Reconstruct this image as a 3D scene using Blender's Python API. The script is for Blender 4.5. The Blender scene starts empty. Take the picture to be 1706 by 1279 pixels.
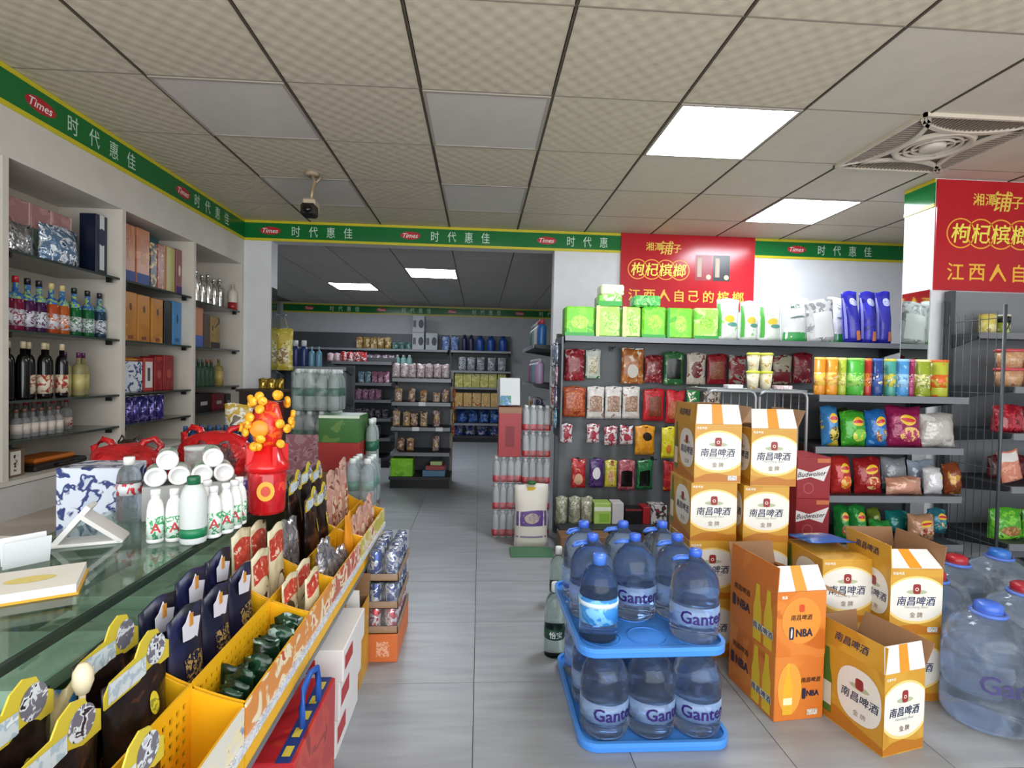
import bpy, bmesh, math, random
from mathutils import Matrix, Vector
random.seed(7)
# ------------------------------------------------------------------ camera, light, exposure
H = 1.2                      # camera height
CE = 2.473                   # ceiling of the shop
CB = 2.37                    # ceiling of the back room
YAW, PITCH, ROLL, FPX = math.radians(3.47), math.radians(-1.2), math.radians(1.18), 887.5
scene = bpy.context.scene
col = scene.collection
def _cam_axes():
    cy, sy, cp, sp = math.cos(YAW), math.sin(YAW), math.cos(PITCH), math.sin(PITCH)
    f = Vector((sy*cp, cy*cp, sp)); r = Vector((cy, -sy, 0)); u = r.cross(f)
    cr, sr = math.cos(ROLL), math.sin(ROLL)
    return r*cr + u*sr, u*cr - r*sr, f
CR, CU, CF = _cam_axes()
cam_d = bpy.data.cameras.new('camera'); cam = bpy.data.objects.new('camera', cam_d); col.objects.link(cam)
cam_d.sensor_width = 36.0; cam_d.lens = FPX/1706*36.0; cam_d.clip_start = 0.05
cam.matrix_world = Matrix(((CR.x, CU.x, -CF.x, 0), (CR.y, CU.y, -CF.y, 0), (CR.z, CU.z, -CF.z, H), (0, 0, 0, 1)))
scene.camera = cam
world = bpy.data.worlds.new('daylight'); scene.world = world; world.use_nodes = True
wb = world.node_tree.nodes['Background']; wb.inputs[0].default_value = (0.86, 0.93, 1.0, 1); wb.inputs[1].default_value = 0.5
al = bpy.data.lights.new('storefront_daylight_offscreen', 'AREA'); al.shape = 'RECTANGLE'; al.size = 5.6; al.size_y = 2.2
al.energy = 125; al.color = (0.96, 0.98, 1.0)
alo = bpy.data.objects.new('storefront_daylight_offscreen', al); col.objects.link(alo)
alo.location = (0.7, -0.9, 1.25); alo.rotation_euler = (math.radians(90), 0, 0)
PANEL_POWER = 26.0
vs = scene.view_settings; vs.view_transform = 'Standard'; vs.look = 'None'; vs.exposure = 0.4; vs.gamma = 1.0; vs.use_curve_mapping = False
scene.cycles.max_bounces = 10; scene.cycles.transmission_bounces = 10; scene.cycles.transparent_max_bounces = 12
scene.cycles.caustics_reflective = False; scene.cycles.caustics_refractive = False
scene.cycles.sample_clamp_indirect = 4.0

def P(px, py, ax, v):
    """the point of a known plane (x, y or z = v) that shows at a pixel of the 1706 x 1279 frame"""
    d = CR*((px-853)/FPX) + CU*((639.5-py)/FPX) + CF
    i = 'xyz'.index(ax); o = (0, 0, H); t = (v-o[i])/d[i]
    return Vector((t*d.x, t*d.y, H+t*d.z))

# ------------------------------------------------------------------ materials
def lin(h):
    h = h.lstrip('#'); r = []
    for i in (0, 2, 4):
        c = int(h[i:i+2], 16)/255; r.append(c/12.92 if c <= .04045 else ((c+.055)/1.055)**2.4)
    return (r[0], r[1], r[2], 1)
_mats = {}
def _new(key):
    mt = bpy.data.materials.new(key); mt.use_nodes = True; return mt, mt.node_tree.nodes, mt.node_tree.links, mt.node_tree.nodes['Principled BSDF']
def m(h, r=.5, metal=0, coat=0):
    """plain painted / printed surface with a faint procedural mottling"""
    k = ('m', h, r, metal, coat)
    if k in _mats: return _mats[k]
    mt, n, l, b = _new('surface_'+h.lstrip('#'))
    c = lin(h)
    no = n.new('ShaderNodeTexNoise'); no.inputs['Scale'].default_value = 9; no.inputs['Detail'].default_value = 3
    tc = n.new('ShaderNodeTexCoord'); l.new(tc.outputs['Object'], no.inputs['Vector'])
    rp = n.new('ShaderNodeValToRGB'); l.new(no.outputs['Fac'], rp.inputs[0])
    rp.color_ramp.elements[0].position = .3; rp.color_ramp.elements[1].position = .7
    rp.color_ramp.elements[0].color = tuple(x*.965 for x in c[:3])+(1,); rp.color_ramp.elements[1].color = tuple(min(1, x*1.03) for x in c[:3])+(1,)
    l.new(rp.outputs[0], b.inputs['Base Color'])
    b.inputs['Roughness'].default_value = r; b.inputs['Metallic'].default_value = metal; b.inputs['Coat Weight'].default_value = coat
    _mats[k] = mt; return mt
def pr(a, b_, c, scale=14, r=.32, metal=0.0, bump=.0):
    """busy packaging print: blobs of three inks, each copy with its own offset"""
    k = ('p', a, b_, c, scale, r, metal, bump)
    if k in _mats: return _mats[k]
    mt, n, l, b = _new('print_'+a.lstrip('#'))
    tc = n.new('ShaderNodeTexCoord'); oi = n.new('ShaderNodeObjectInfo'); ad = n.new('ShaderNodeVectorMath'); ad.operation = 'ADD'
    mu = n.new('ShaderNodeMath'); mu.operation = 'MULTIPLY'; mu.inputs[1].default_value = 37
    l.new(oi.outputs['Random'], mu.inputs[0]); l.new(tc.outputs['Object'], ad.inputs[0]); l.new(mu.outputs[0], ad.inputs[1])
    no = n.new('ShaderNodeTexNoise'); no.inputs['Scale'].default_value = scale*1.5; no.inputs['Detail'].default_value = 2.5; no.inputs['Distortion'].default_value = .6
    l.new(ad.outputs[0], no.inputs['Vector'])
    rp = n.new('ShaderNodeValToRGB'); rp.color_ramp.interpolation = 'LINEAR'; l.new(no.outputs['Fac'], rp.inputs[0])
    e = rp.color_ramp.elements; e[0].position = .5; e[0].color = lin(a); e[1].position = .54; e[1].color = lin(b_)
    x = e.new(.62); x.color = lin(b_); x = e.new(.64); x.color = lin(c)
    l.new(rp.outputs[0], b.inputs['Base Color']); b.inputs['Roughness'].default_value = r; b.inputs['Metallic'].default_value = metal
    if bump:
        n2 = n.new('ShaderNodeTexNoise'); n2.inputs['Scale'].default_value = 22; n2.inputs['Detail'].default_value = 2; l.new(ad.outputs[0], n2.inputs['Vector'])
        bp = n.new('ShaderNodeBump'); bp.inputs['Strength'].default_value = bump; bp.inputs['Distance'].default_value = .02
        l.new(n2.outputs['Fac'], bp.inputs['Height']); l.new(bp.outputs[0], b.inputs['Normal'])
    _mats[k] = mt; return mt
def clear(h, ior=1.33, r=.03, t=1.0):
    k = ('c', h, ior, r, t)
    if k in _mats: return _mats[k]
    mt, n, l, b = _new('clear_'+h.lstrip('#'))
    b.inputs['Base Color'].default_value = lin(h); b.inputs['Roughness'].default_value = r; b.inputs['IOR'].default_value = ior
    b.inputs['Transmission Weight'].default_value = t
    _mats[k] = mt; return mt
def water(h, tint, mix=.42, ior=1.33, t=.92):
    """bottle of water: refracting body that still lets light straight through"""
    k = ('w', h, tint, mix, ior, t)
    if k in _mats: return _mats[k]
    mt, n, l, b = _new('water_'+h.lstrip('#')); b.inputs['Base Color'].default_value = lin(h); b.inputs['Roughness'].default_value = .02; b.inputs['IOR'].default_value = ior; b.inputs['Transmission Weight'].default_value = t
    tr = n.new('ShaderNodeBsdfTransparent'); tr.inputs[0].default_value = lin(tint); mx = n.new('ShaderNodeMixShader'); mx.inputs[0].default_value = mix
    l.new(b.outputs[0], mx.inputs[1]); l.new(tr.outputs[0], mx.inputs[2]); l.new(mx.outputs[0], n['Material Output'].inputs[0])
    _mats[k] = mt; return mt
def pane(h, refl=.16):
    """thin clear sheet: see-through with a mirror-like sheen"""
    k = ('pane', h, refl)
    if k in _mats: return _mats[k]
    mt, n, l, b = _new('pane_'+h.lstrip('#')); n.remove(b)
    tr = n.new('ShaderNodeBsdfTransparent'); tr.inputs[0].default_value = lin(h); gl = n.new('ShaderNodeBsdfGlossy'); gl.inputs['Roughness'].default_value = .03
    lw = n.new('ShaderNodeLayerWeight'); lw.inputs[0].default_value = .5; pw = n.new('ShaderNodeMath'); pw.operation = 'POWER'; pw.inputs[1].default_value = 3.5; mr = n.new('ShaderNodeMapRange'); mr.inputs[3].default_value = .04; mr.inputs[4].default_value = refl*3
    l.new(lw.outputs['Facing'], pw.inputs[0]); l.new(pw.outputs[0], mr.inputs[0]); mx = n.new('ShaderNodeMixShader')
    l.new(mr.outputs[0], mx.inputs[0]); l.new(tr.outputs[0], mx.inputs[1]); l.new(gl.outputs[0], mx.inputs[2]); l.new(mx.outputs[0], n['Material Output'].inputs[0])
    _mats[k] = mt; return mt
def film(h='#e8eef2', alpha=.2, bump=.8, scale=14):
    """thin crinkled plastic film"""
    k = ('f', h, alpha, bump, scale)
    if k in _mats: return _mats[k]
    mt, n, l, b = _new('film')
    b.inputs['Base Color'].default_value = lin(h); b.inputs['Roughness'].default_value = .12
    b.inputs['Specular IOR Level'].default_value = .9
    tc = n.new('ShaderNodeTexCoord'); no = n.new('ShaderNodeTexNoise'); no.inputs['Scale'].default_value = scale; no.inputs['Detail'].default_value = 4; no.inputs['Distortion'].default_value = 1
    l.new(tc.outputs['Object'], no.inputs['Vector'])
    bp = n.new('ShaderNodeBump'); bp.inputs['Strength'].default_value = bump; bp.inputs['Distance'].default_value = .04
    l.new(no.outputs['Fac'], bp.inputs['Height']); l.new(bp.outputs[0], b.inputs['Normal'])
    rp = n.new('ShaderNodeValToRGB'); rp.color_ramp.elements[0].position = .45; rp.color_ramp.elements[1].position = .72
    rp.color_ramp.elements[0].color = (alpha*.6,)*3+(1,); rp.color_ramp.elements[1].color = (min(1, alpha*2),)*3+(1,)
    l.new(no.outputs['Fac'], rp.inputs[0]); l.new(rp.outputs[0], b.inputs['Alpha'])
    _mats[k] = mt; return mt
def glow(h, s):
    k = ('g', h, s)
    if k in _mats: return _mats[k]
    mt, n, l, b = _new('lamp'); b.inputs['Base Color'].default_value = lin(h); b.inputs['Emission Color'].default_value = lin(h); b.inputs['Emission Strength'].default_value = s
    _mats[k] = mt; return mt
def tile_mat(base, pitch, key):
    """one colour; the embossing is relief only"""
    mt, n, l, b = _new(key)
    tc = n.new('ShaderNodeTexCoord'); sx = n.new('ShaderNodeSeparateXYZ'); l.new(tc.outputs['Object'], sx.inputs[0])
    def s(sock):
        a = n.new('ShaderNodeMath'); a.operation = 'MULTIPLY'; a.inputs[1].default_value = math.pi/pitch; l.new(sock, a.inputs[0])
        q = n.new('ShaderNodeMath'); q.operation = 'SINE'; l.new(a.outputs[0], q.inputs[0]); return q.outputs[0]
    mu = n.new('ShaderNodeMath'); mu.operation = 'MULTIPLY'; l.new(s(sx.outputs[0]), mu.inputs[0]); l.new(s(sx.outputs[1]), mu.inputs[1])
    mr = n.new('ShaderNodeMapRange'); mr.inputs[1].default_value = -.7; mr.inputs[2].default_value = .7; l.new(mu.outputs[0], mr.inputs[0])
    b.inputs['Base Color'].default_value = lin(base)
    bp = n.new('ShaderNodeBump'); bp.inputs['Strength'].default_value = .3; bp.inputs['Distance'].default_value = .006; l.new(mr.outputs[0], bp.inputs['Height']); l.new(bp.outputs[0], b.inputs['Normal'])
    b.inputs['Roughness'].default_value = .6
    return mt
def floor_mat():
    mt, n, l, b = _new('grey_floor_tile')
    tc = n.new('ShaderNodeTexCoord'); oi = n.new('ShaderNodeObjectInfo')
    mp = n.new('ShaderNodeMapping'); mp.inputs['Scale'].default_value = (1.2, 9, 1); l.new(tc.outputs['Object'], mp.inputs[0])
    ad = n.new('ShaderNodeVectorMath'); ad.operation = 'ADD'; mu = n.new('ShaderNodeMath'); mu.operation = 'MULTIPLY'; mu.inputs[1].default_value = 51
    l.new(oi.outputs['Random'], mu.inputs[0]); l.new(mp.outputs[0], ad.inputs[0]); l.new(mu.outputs[0], ad.inputs[1])
    no = n.new('ShaderNodeTexNoise'); no.inputs['Scale'].default_value = 2.2; no.inputs['Detail'].default_value = 5; l.new(ad.outputs[0], no.inputs['Vector'])
    rp = n.new('ShaderNodeValToRGB'); rp.color_ramp.elements[0].color = lin('#8a8d91'); rp.color_ramp.elements[1].color = lin('#9fa2a6')
    rp.color_ramp.elements[0].position = .3; rp.color_ramp.elements[1].position = .7
    l.new(no.outputs['Fac'], rp.inputs[0]); l.new(rp.outputs[0], b.inputs['Base Color'])
    b.inputs['Roughness'].default_value = .36; b.inputs['Specular IOR Level'].default_value = .45
    return mt

# ------------------------------------------------------------------ mesh helpers
_text = {}
def text_geo(s, size, bold=0.0, shear=0.0):
    k = (s, bold, shear)
    if k not in _text:
        cu = bpy.data.curves.new('t', 'FONT'); cu.body = s; cu.size = 1; cu.align_x = 'CENTER'; cu.align_y = 'CENTER'
        cu.offset = bold; cu.shear = shear; cu.resolution_u = 1 if any(ord(ch) > 0x2000 for ch in s) else 2
        ob = bpy.data.objects.new('t', cu); me = bpy.data.meshes.new_from_object(ob)
        v = [(p.co.x, p.co.y) for p in me.vertices]; f = [tuple(p.vertices) for p in me.polygons]
        if v:
            cx = (min(a for a, _ in v)+max(a for a, _ in v))/2; cyy = (min(a for _, a in v)+max(a for _, a in v))/2
            v = [(a-cx, c-cyy) for a, c in v]
        _text[k] = (v, f)
        bpy.data.objects.remove(ob); bpy.data.curves.remove(cu); bpy.data.meshes.remove(me)
    v, f = _text[k]
    return [(a*size, c*size) for a, c in v], f
class MB:
    def __init__(s): s.v = []; s.f = []; s.mi = []; s.sm = []
    def add(s, vs_, fs, mat=0, smooth=False):
        o = len(s.v); s.v += [tuple(x) for x in vs_]
        for f in fs: s.f.append(tuple(i+o for i in f)); s.mi.append(mat); s.sm.append(smooth)
        return s
    def box(s, x0, x1, y0, y1, z0, z1, mat=0):
        return s.add([(x0,y0,z0),(x1,y0,z0),(x1,y1,z0),(x0,y1,z0),(x0,y0,z1),(x1,y0,z1),(x1,y1,z1),(x0,y1,z1)],
                     [(0,3,2,1),(4,5,6,7),(0,1,5,4),(1,2,6,5),(2,3,7,6),(3,0,4,7)], mat)
    def lathe(s, prof, n=16, mat=0, cx=0, cy=0, sq=0, smooth=True):
        """prof: (r, z) from bottom to top; sq > 0 squares the section off"""
        vs_ = []; fs = []; rings = []
        for r, z in prof:
            if r < 1e-6: rings.append([len(vs_)]); vs_.append((cx, cy, z)); continue
            ids = []
            for i in range(n):
                a = 2*math.pi*(i+.5)/n; c, q = math.cos(a), math.sin(a); k = 1.0
                if sq: k = (abs(c)**sq+abs(q)**sq)**(-1/sq)
                ids.append(len(vs_)); vs_.append((cx+r*c*k, cy+r*q*k, z))
            rings.append(ids)
        for a, b in zip(rings, rings[1:]):
            if len(a) == 1 and len(b) == 1: continue
            for i in range(n):
                j = (i+1) % n
                if len(a) == 1: fs.append((a[0], b[j], b[i]))
                elif len(b) == 1: fs.append((a[i], a[j], b[0]))
                else: fs.append((a[i], a[j], b[j], b[i]))
        return s.add(vs_, fs, mat, smooth)
    def tube(s, pts, r, n=6, mat=0):
        pts = [Vector(p) for p in pts]; vs_ = []; fs = []
        for i, p in enumerate(pts):
            d = (pts[min(i+1, len(pts)-1)]-pts[max(i-1, 0)]).normalized()
            a = Vector((0, 0, 1)) if abs(d.z) < .9 else Vector((1, 0, 0)); u = d.cross(a).normalized(); w = d.cross(u)
            for k in range(n):
                t = 2*math.pi*k/n; vs_.append(tuple(p+u*(r*math.cos(t))+w*(r*math.sin(t))))
        for i in range(len(pts)-1):
            for k in range(n):
                q = (k+1) % n; fs.append((i*n+k, i*n+q, (i+1)*n+q, (i+1)*n+k))
        fs.append(tuple(range(n))[::-1]); fs.append(tuple((len(pts)-1)*n+k for k in range(n)))
        return s.add(vs_, fs, mat, True)
    def prism(s, poly, z0, z1, mat=0, face='+z'):
        """outline extruded; face gives the direction its top looks to"""
        n = len(poly); a = [orient(x, y, z0, face) for x, y in poly]; b = [orient(x, y, z1, face) for x, y in poly]
        fs = [tuple(range(n))[::-1], tuple(range(n, 2*n))]+[(i, (i+1) % n, n+(i+1) % n, n+i) for i in range(n)]
        return s.add(a+b, fs, mat)
    def flat(s, poly, d, mat=0, face='-y', at=(0, 0, 0)):
        """a printed shape lying d proud of a face"""
        return s.add([tuple(Vector(orient(x, y, d, face))+Vector(at)) for x, y in poly], [tuple(range(len(poly)))], mat)
    def oval(s, cx, cy, rx, ry, d, mat=0, face='-y', at=(0, 0, 0), n=20, p=2.0):
        pts = []
        for i in range(n):
            a = 2*math.pi*i/n; c, q = math.cos(a), math.sin(a)
            pts.append((cx+rx*math.copysign(abs(c)**(2/p), c), cy+ry*math.copysign(abs(q)**(2/p), q)))
        return s.flat(pts, d, mat, face, at)
    def ring(s, cx, cy, r0, r1, d, mat=0, face='-y', at=(0, 0, 0), n=28):
        vs_ = []; fs = []
        for i in range(n):
            a = 2*math.pi*i/n
            for r in (r0, r1): vs_.append(tuple(Vector(orient(cx+r*math.cos(a), cy+r*math.sin(a), d, face))+Vector(at)))
        for i in range(n): j = (i+1) % n; fs.append((2*i, 2*i+1, 2*j+1, 2*j))
        return s.add(vs_, fs, mat)
    def rect(s, x0, x1, y0, y1, d, mat=0, face='-y', at=(0, 0, 0)):
        return s.flat([(x0,y0),(x1,y0),(x1,y1),(x0,y1)], d, mat, face, at)
    def text(s, t, size, cx, cy, d, mat=0, face='-y', at=(0, 0, 0), bold=0.0, shear=0.0, bend=0, ang=0, sx=1.0):
        v, f = text_geo(t, size, 0.0, shear); ca, sa = math.cos(ang), math.sin(ang); b = max(0.0, bold)*size
        for q, (ox, oy) in enumerate(((0, 0),) if b == 0 else ((-b, 0), (b, 0), (0, b*.7), (0, -b*.7))):     # heavier strokes: the glyph struck four times
            out = []; dq = d+q*.00018; bq = bend+q*.00018
            for a, c in v:
                a = a*sx+ox; c = c+oy
                x, y = cx+a*ca-c*sa, cy+a*sa+c*ca
                if bend: out.append((bq*math.sin(x/bend)+at[0], -bq*math.cos(x/bend)+at[1], y+at[2]))
                else: out.append(tuple(Vector(orient(x, y, dq, face))+Vector(at)))
            s.add(out, f, mat)
        return s
    def mesh(s, name, mats, bevel=0, seg=1):
        me = bpy.data.meshes.new(name); me.from_pydata(s.v, [], s.f)
        for q in (mats if isinstance(mats, (list, tuple)) else [mats]): me.materials.append(q)
        me.polygons.foreach_set('material_index', s.mi); me.polygons.foreach_set('use_smooth', s.sm)
        if bevel:
            bm = bmesh.new(); bm.from_mesh(me); bmesh.ops.bevel(bm, geom=bm.edges[:], offset=bevel, segments=seg, affect='EDGES', profile=.5, clamp_overlap=True); bm.to_mesh(me); bm.free()
        me.update(); return me
def orient(x, y, d, face):
    return {'-y': (x, -d, y), '+y': (-x, d, y), '+x': (d, x, y), '-x': (-d, -x, y), '+z': (x, y, d), '-z': (x, -y, -d)}[face]

def link(name, me, parent=None, loc=(0, 0, 0), rot=(0, 0, 0)):
    o = bpy.data.objects.new(name, me); col.objects.link(o); o.location = loc; o.rotation_euler = rot
    if parent: o.parent = parent
    return o
def part(name, mb, mats, parent, loc=(0, 0, 0), rot=(0, 0, 0), bevel=0, seg=1):
    me = mb if isinstance(mb, bpy.types.Mesh) else mb.mesh(name, mats, bevel, seg)
    return link(name, me, parent, loc, rot)
def tag(o, label, cat, group=None):
    o['label'] = label; o['category'] = cat
    if group: o['group'] = group
    return o
def thing(name, label, cat, loc=(0, 0, 0), rz=0, group=None, rx=0, ry=0):
    o = bpy.data.objects.new(name, None); col.objects.link(o); o.empty_display_size = .05
    o.location = loc; o.rotation_euler = (rx, ry, rz); return tag(o, label, cat, group)
def single(name, label, cat, mb, mats, loc=(0, 0, 0), rz=0, group=None, rx=0, ry=0, bevel=0, seg=1):
    me = mb if isinstance(mb, bpy.types.Mesh) else mb.mesh(name, mats, bevel, seg)
    return tag(link(name, me, None, loc, (rx, ry, rz)), label, cat, group)
def struct(name, mb, mats, bevel=0):
    o = link(name, mb.mesh(name, mats, bevel)); o['kind'] = 'structure'; return o
_cache = {}
def cached(key, fn):
    if key not in _cache: _cache[key] = fn()
    return _cache[key]
# ------------------------------------------------------------------ the setting
WHITE = m('#dcdad6', .55); WALLW = m('#d6d6d8', .6); CREAM = m('#c9c2b6', .5); DARK = m('#1c1a18', .7); BLACK = m('#141414', .45)
GREY = m('#4a4d51', .45, .2); DGREY = m('#2f3236', .5); LGREY = m('#7c7f83', .4, .3); STEEL = m('#8f9297', .28, .8)
YD = 4.75; XL = -2.05; YB = 9.7
fl = struct('floor', MB().box(-3.7, 4.6, -.9, YB+.2, -.2, -.005), m('#6d7074', .8))
ft = MB().box(.0015, .4985, .0015, .4985, -.006, 0).mesh('floor_tile', floor_mat())
for i in range(-7, 9):
    for j in range(1, 19):
        part('floor_tile', ft, None, fl, (i*.5, .04+j*.5, 0))
# shop ceiling
X0, Y0 = -1.491, 1.855
cl = struct('ceiling', MB().box(-2.6, 4.6, -.9, YD+.1, CE+.012, CE+.1), DARK)
TM = tile_mat('#c8bca7', .045, 'embossed_ceiling_tile'); TMP = m('#cac0b0', .6)
ct = MB().box(.008, .592, .005, .595, 0, .011).mesh('ceiling_tile', TM)
ctp = MB().box(.008, .592, .005, .595, 0, .011).mesh('ceiling_tile', TMP)
LIT = {(4, 1): 1, (6, 3): 1}; UNLIT = {(0, 1), (2, 1), (0, 3), (2, 3)}; CASS = {(6, 1)}
PLAIN = {(5, 1), (5, 0), (6, 0), (5, 2), (4, 2), (6, 2), (7, 0), (7, 1), (7, 2)}
for i in range(-2, 10):
    for j in range(-5, 6):
        if (i, j) in LIT or (i, j) in UNLIT or (i, j) in CASS: continue
        if Y0+j*.6 > YD: continue
        part('ceiling_tile', ctp if (i, j) in PLAIN else ct, None, cl, (X0+i*.6, Y0+j*.6, CE))
rail = MB().box(-.0045, .0045, -.9, YD, -.004, .006).mesh('ceiling_rail', m('#4f463c', .6))
for i in range(-1, 10): part('ceiling_rail', rail, None, cl, (X0+i*.6, 0, CE))
cross = MB().box(0, .6, -.003, .003, -.001, .006).mesh('cross_rail', m('#8b8174', .6))
for i in range(-1, 10):
    for j in range(-5, 6):
        if Y0+j*.6 < YD: part('cross_rail', cross, None, cl, (X0+i*.6, Y0+j*.6, CE))
def light_panel(label, i, j, z, lit, x=None, y=None, group=None):
    x = X0+i*.6 if x is None else x; y = Y0+j*.6 if y is None else y
    t = thing('ceiling_light', label, 'light', (x, y, z), 0, group)
    fr = MB().box(.006, .594, .006, .02, -.006, .01).box(.006, .594, .58, .594, -.006, .01).box(.006, .02, .02, .58, -.006, .01).box(.58, .594, .02, .58, -.006, .01)
    part('frame', cached('lpf', lambda: fr.mesh('frame', m('#a39a8e', .5))), None, t)
    part('diffuser', cached(('lpd', lit), lambda: MB().box(.02, .58, .02, .58, -.003, .008).mesh('diffuser', glow('#eef6ff', PANEL_POWER) if lit else m('#cbc4bd', .35))), None, t)
light_panel('lit square ceiling panel light in the third row before the opening', 4, 1, CE, True)
light_panel('lit square ceiling panel light closest to the red banner on the back wall', 6, 3, CE, True)
light_panel('unlit square ceiling light panel beside the liquor shelves, third tile row from the opening', 0, 1, CE, False)
light_panel('unlit square ceiling light panel in the row of the lit one, two tiles beside it', 2, 1, CE, False)
light_panel('unlit square ceiling light panel beside the hanging security camera', 0, 3, CE, False)
light_panel('unlit square ceiling light panel nearest the green sign over the opening', 2, 3, CE, False)
# back room ceiling
cb = struct('ceiling_back_room', MB().box(-3.6, 3.2, YD+.15, YB+.1, CB+.012, CB+.1), m('#6f675d', .7))
ctb = MB().box(.006, .594, .004, .596, 0, .011).mesh('ceiling_tile', m('#b4afa8', .6))
bl = []
p = P(609, 479, 'z', CB); q = P(752, 457, 'z', CB)
BL = [(round((p.x-.3-X0)/.6), round((p.y-.3-4.95)/.6)), (round((q.x-.3-X0)/.6), round((q.y-.3-4.95)/.6))]
for i in range(-3, 8):
    for j in range(0, 8):
        if (i, j) in BL: continue
        part('ceiling_tile', ctb, None, cb, (X0+i*.6, 4.95+j*.6, CB))
light_panel('lit square ceiling light of the back room nearer to the rear wall', 0, 0, CB, True, X0+BL[0][0]*.6, 4.95+BL[0][1]*.6)
light_panel('lit square ceiling light of the back room nearer to the opening', 0, 0, CB, True, X0+BL[1][0]*.6, 4.95+BL[1][1]*.6)
# walls
struct('wall_left', MB().box(-2.6, -2.42, -.9, YD, 0, CE), WALLW)
struct('wall_left_bulkhead', MB().box(-2.42, XL, -.9, YD, 2.085, CE), m('#cfc9c0', .5))
struct('wall_right', MB().box(4.45, 4.6, -.9, YD, 0, CE), WALLW)
dv = MB().box(-3.7, -1.82, YD, YD+.14, 0, CE).box(.645, 4.6, YD, YD+.14, 0, CE).box(-1.82, .645, YD, YD+.14, 2.3, CE)
struct('wall_divider', dv, WALLW)
struct('wall_rear', MB().box(-3.6, 3.2, YB, YB+.15, 0, CB+.02), m('#b9babc', .6))
struct('wall_back_room_left', MB().box(-3.7, -3.55, YD+.14, YB, 0, CB), m('#a8a8a8', .6))
struct('wall_back_room_right', MB().box(1.75, 1.9, YD+.14, YB, 0, CB), m('#a8a8a8', .6))
cm = struct('wall_column', MB().box(2.83, 4.45, 3.2, 3.44, 0, CE), m('#e4e4e6', .22))
part('mirror_panel', MB().box(2.824, 2.831, 3.21, 3.43, .9, 1.78), m('#c9d2cc', .04, 1), cm)
part('mirror_panel', MB().box(-1.821, -1.816, YD+.01, YD+.13, .5, 1.9), m('#aeb8b6', .05, 1), None)['kind'] = 'structure'
bpy.data.objects['mirror_panel.001'].name = 'trim_1'
# ------------------------------------------------------------------ green fascia signs
GRN = m('#0a6a2f', .22); YEL = m('#c9bd25', .35); RED = m('#b3202b', .35); SIGNW = m('#c4ddc9', .4); LOGOW = m('#f0e6e2', .4)
def fascia(label, length, units, h=.175, size=.1, group=None, loc=(0, 0, 0), rz=0):
    """front looks to -y, runs along +x; each unit: (x of the oval, x of the four characters or None)"""
    t = thing('fascia_sign', label, 'sign', loc, rz, group)
    part('green_band', MB().box(0, length, -.006, 0, .022, h-.022), GRN, t)
    part('yellow_edge', MB().box(0, length, -.008, 0, 0, .022), YEL, t); part('yellow_edge', MB().box(0, length, -.008, 0, h-.022, h), YEL, t)
    for ox, cx in units:
        if ox is not None:
            o = MB().oval(ox, h*.5, .088, .034, .0065, 0, n=28); part('logo_oval', o, RED, t)
            part('lettering', MB().text('Times', .056, ox, h*.5, .0072, 0, bold=.012, shear=.3), LOGOW, t)
        if cx is not None:
            for k, ch in enumerate('时代惠佳'):
                x = cx+(k-1.5)*.148
                if .04 < x < length-.04: part('lettering', MB().text(ch, size, x, h*.5, .0068, 0, bold=.004, sx=.78), SIGNW, t)
    return t
FB = CE-.002-.175
def lx(px): return P(px, 380+px*.02, 'y', YD).x
fascia('green and yellow fascia sign spanning the opening to the back room', lx(1037)-XL, [(lx(451)-XL, lx(537)-XL), (lx(684)-XL, lx(767)-XL), (lx(911)-XL, lx(992)-XL)], loc=(XL, YD, FB))
fascia('short green fascia sign between the red wall banner and the column', 4.4-lx(1256), [(lx(1327)-lx(1256), lx(1407)-lx(1256))], loc=(lx(1256), YD, FB))
def ly(px, py): return P(px, py, 'x', XL).y
LY0 = .6
fascia('green and yellow fascia sign along the bulkhead over the liquor shelves', YD-LY0-.008, [(ly(66, 175)-LY0-1.66, ly(172, 240)-LY0-1.66), (ly(66, 175)-LY0, ly(172, 240)-LY0), (ly(304, 319)-LY0, ly(353, 349)-LY0)], loc=(XL, LY0, FB), rz=math.pi/2)
FBB = CB-.17
fascia('distant green fascia sign on the rear wall of the back room', 5.1, [(lx2, lx2+.62) for lx2 in (.45, 1.72, 2.98, 4.2)], .16, loc=(-3.5, YB, FBB))
# green sign on the column side
t = thing('fascia_sign', 'small blank green and yellow sign on the side of the white column', 'sign', (2.83, 3.44, FB), -math.pi/2)
part('green_band', MB().box(.0, .24, -.006, 0, .022, .153), m('#0c7a38', .12), t); part('yellow_edge', MB().box(0, .24, -.008, 0, 0, .022), YEL, t); part('yellow_edge', MB().box(0, .24, -.008, 0, .153, .175), YEL, t)
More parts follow.
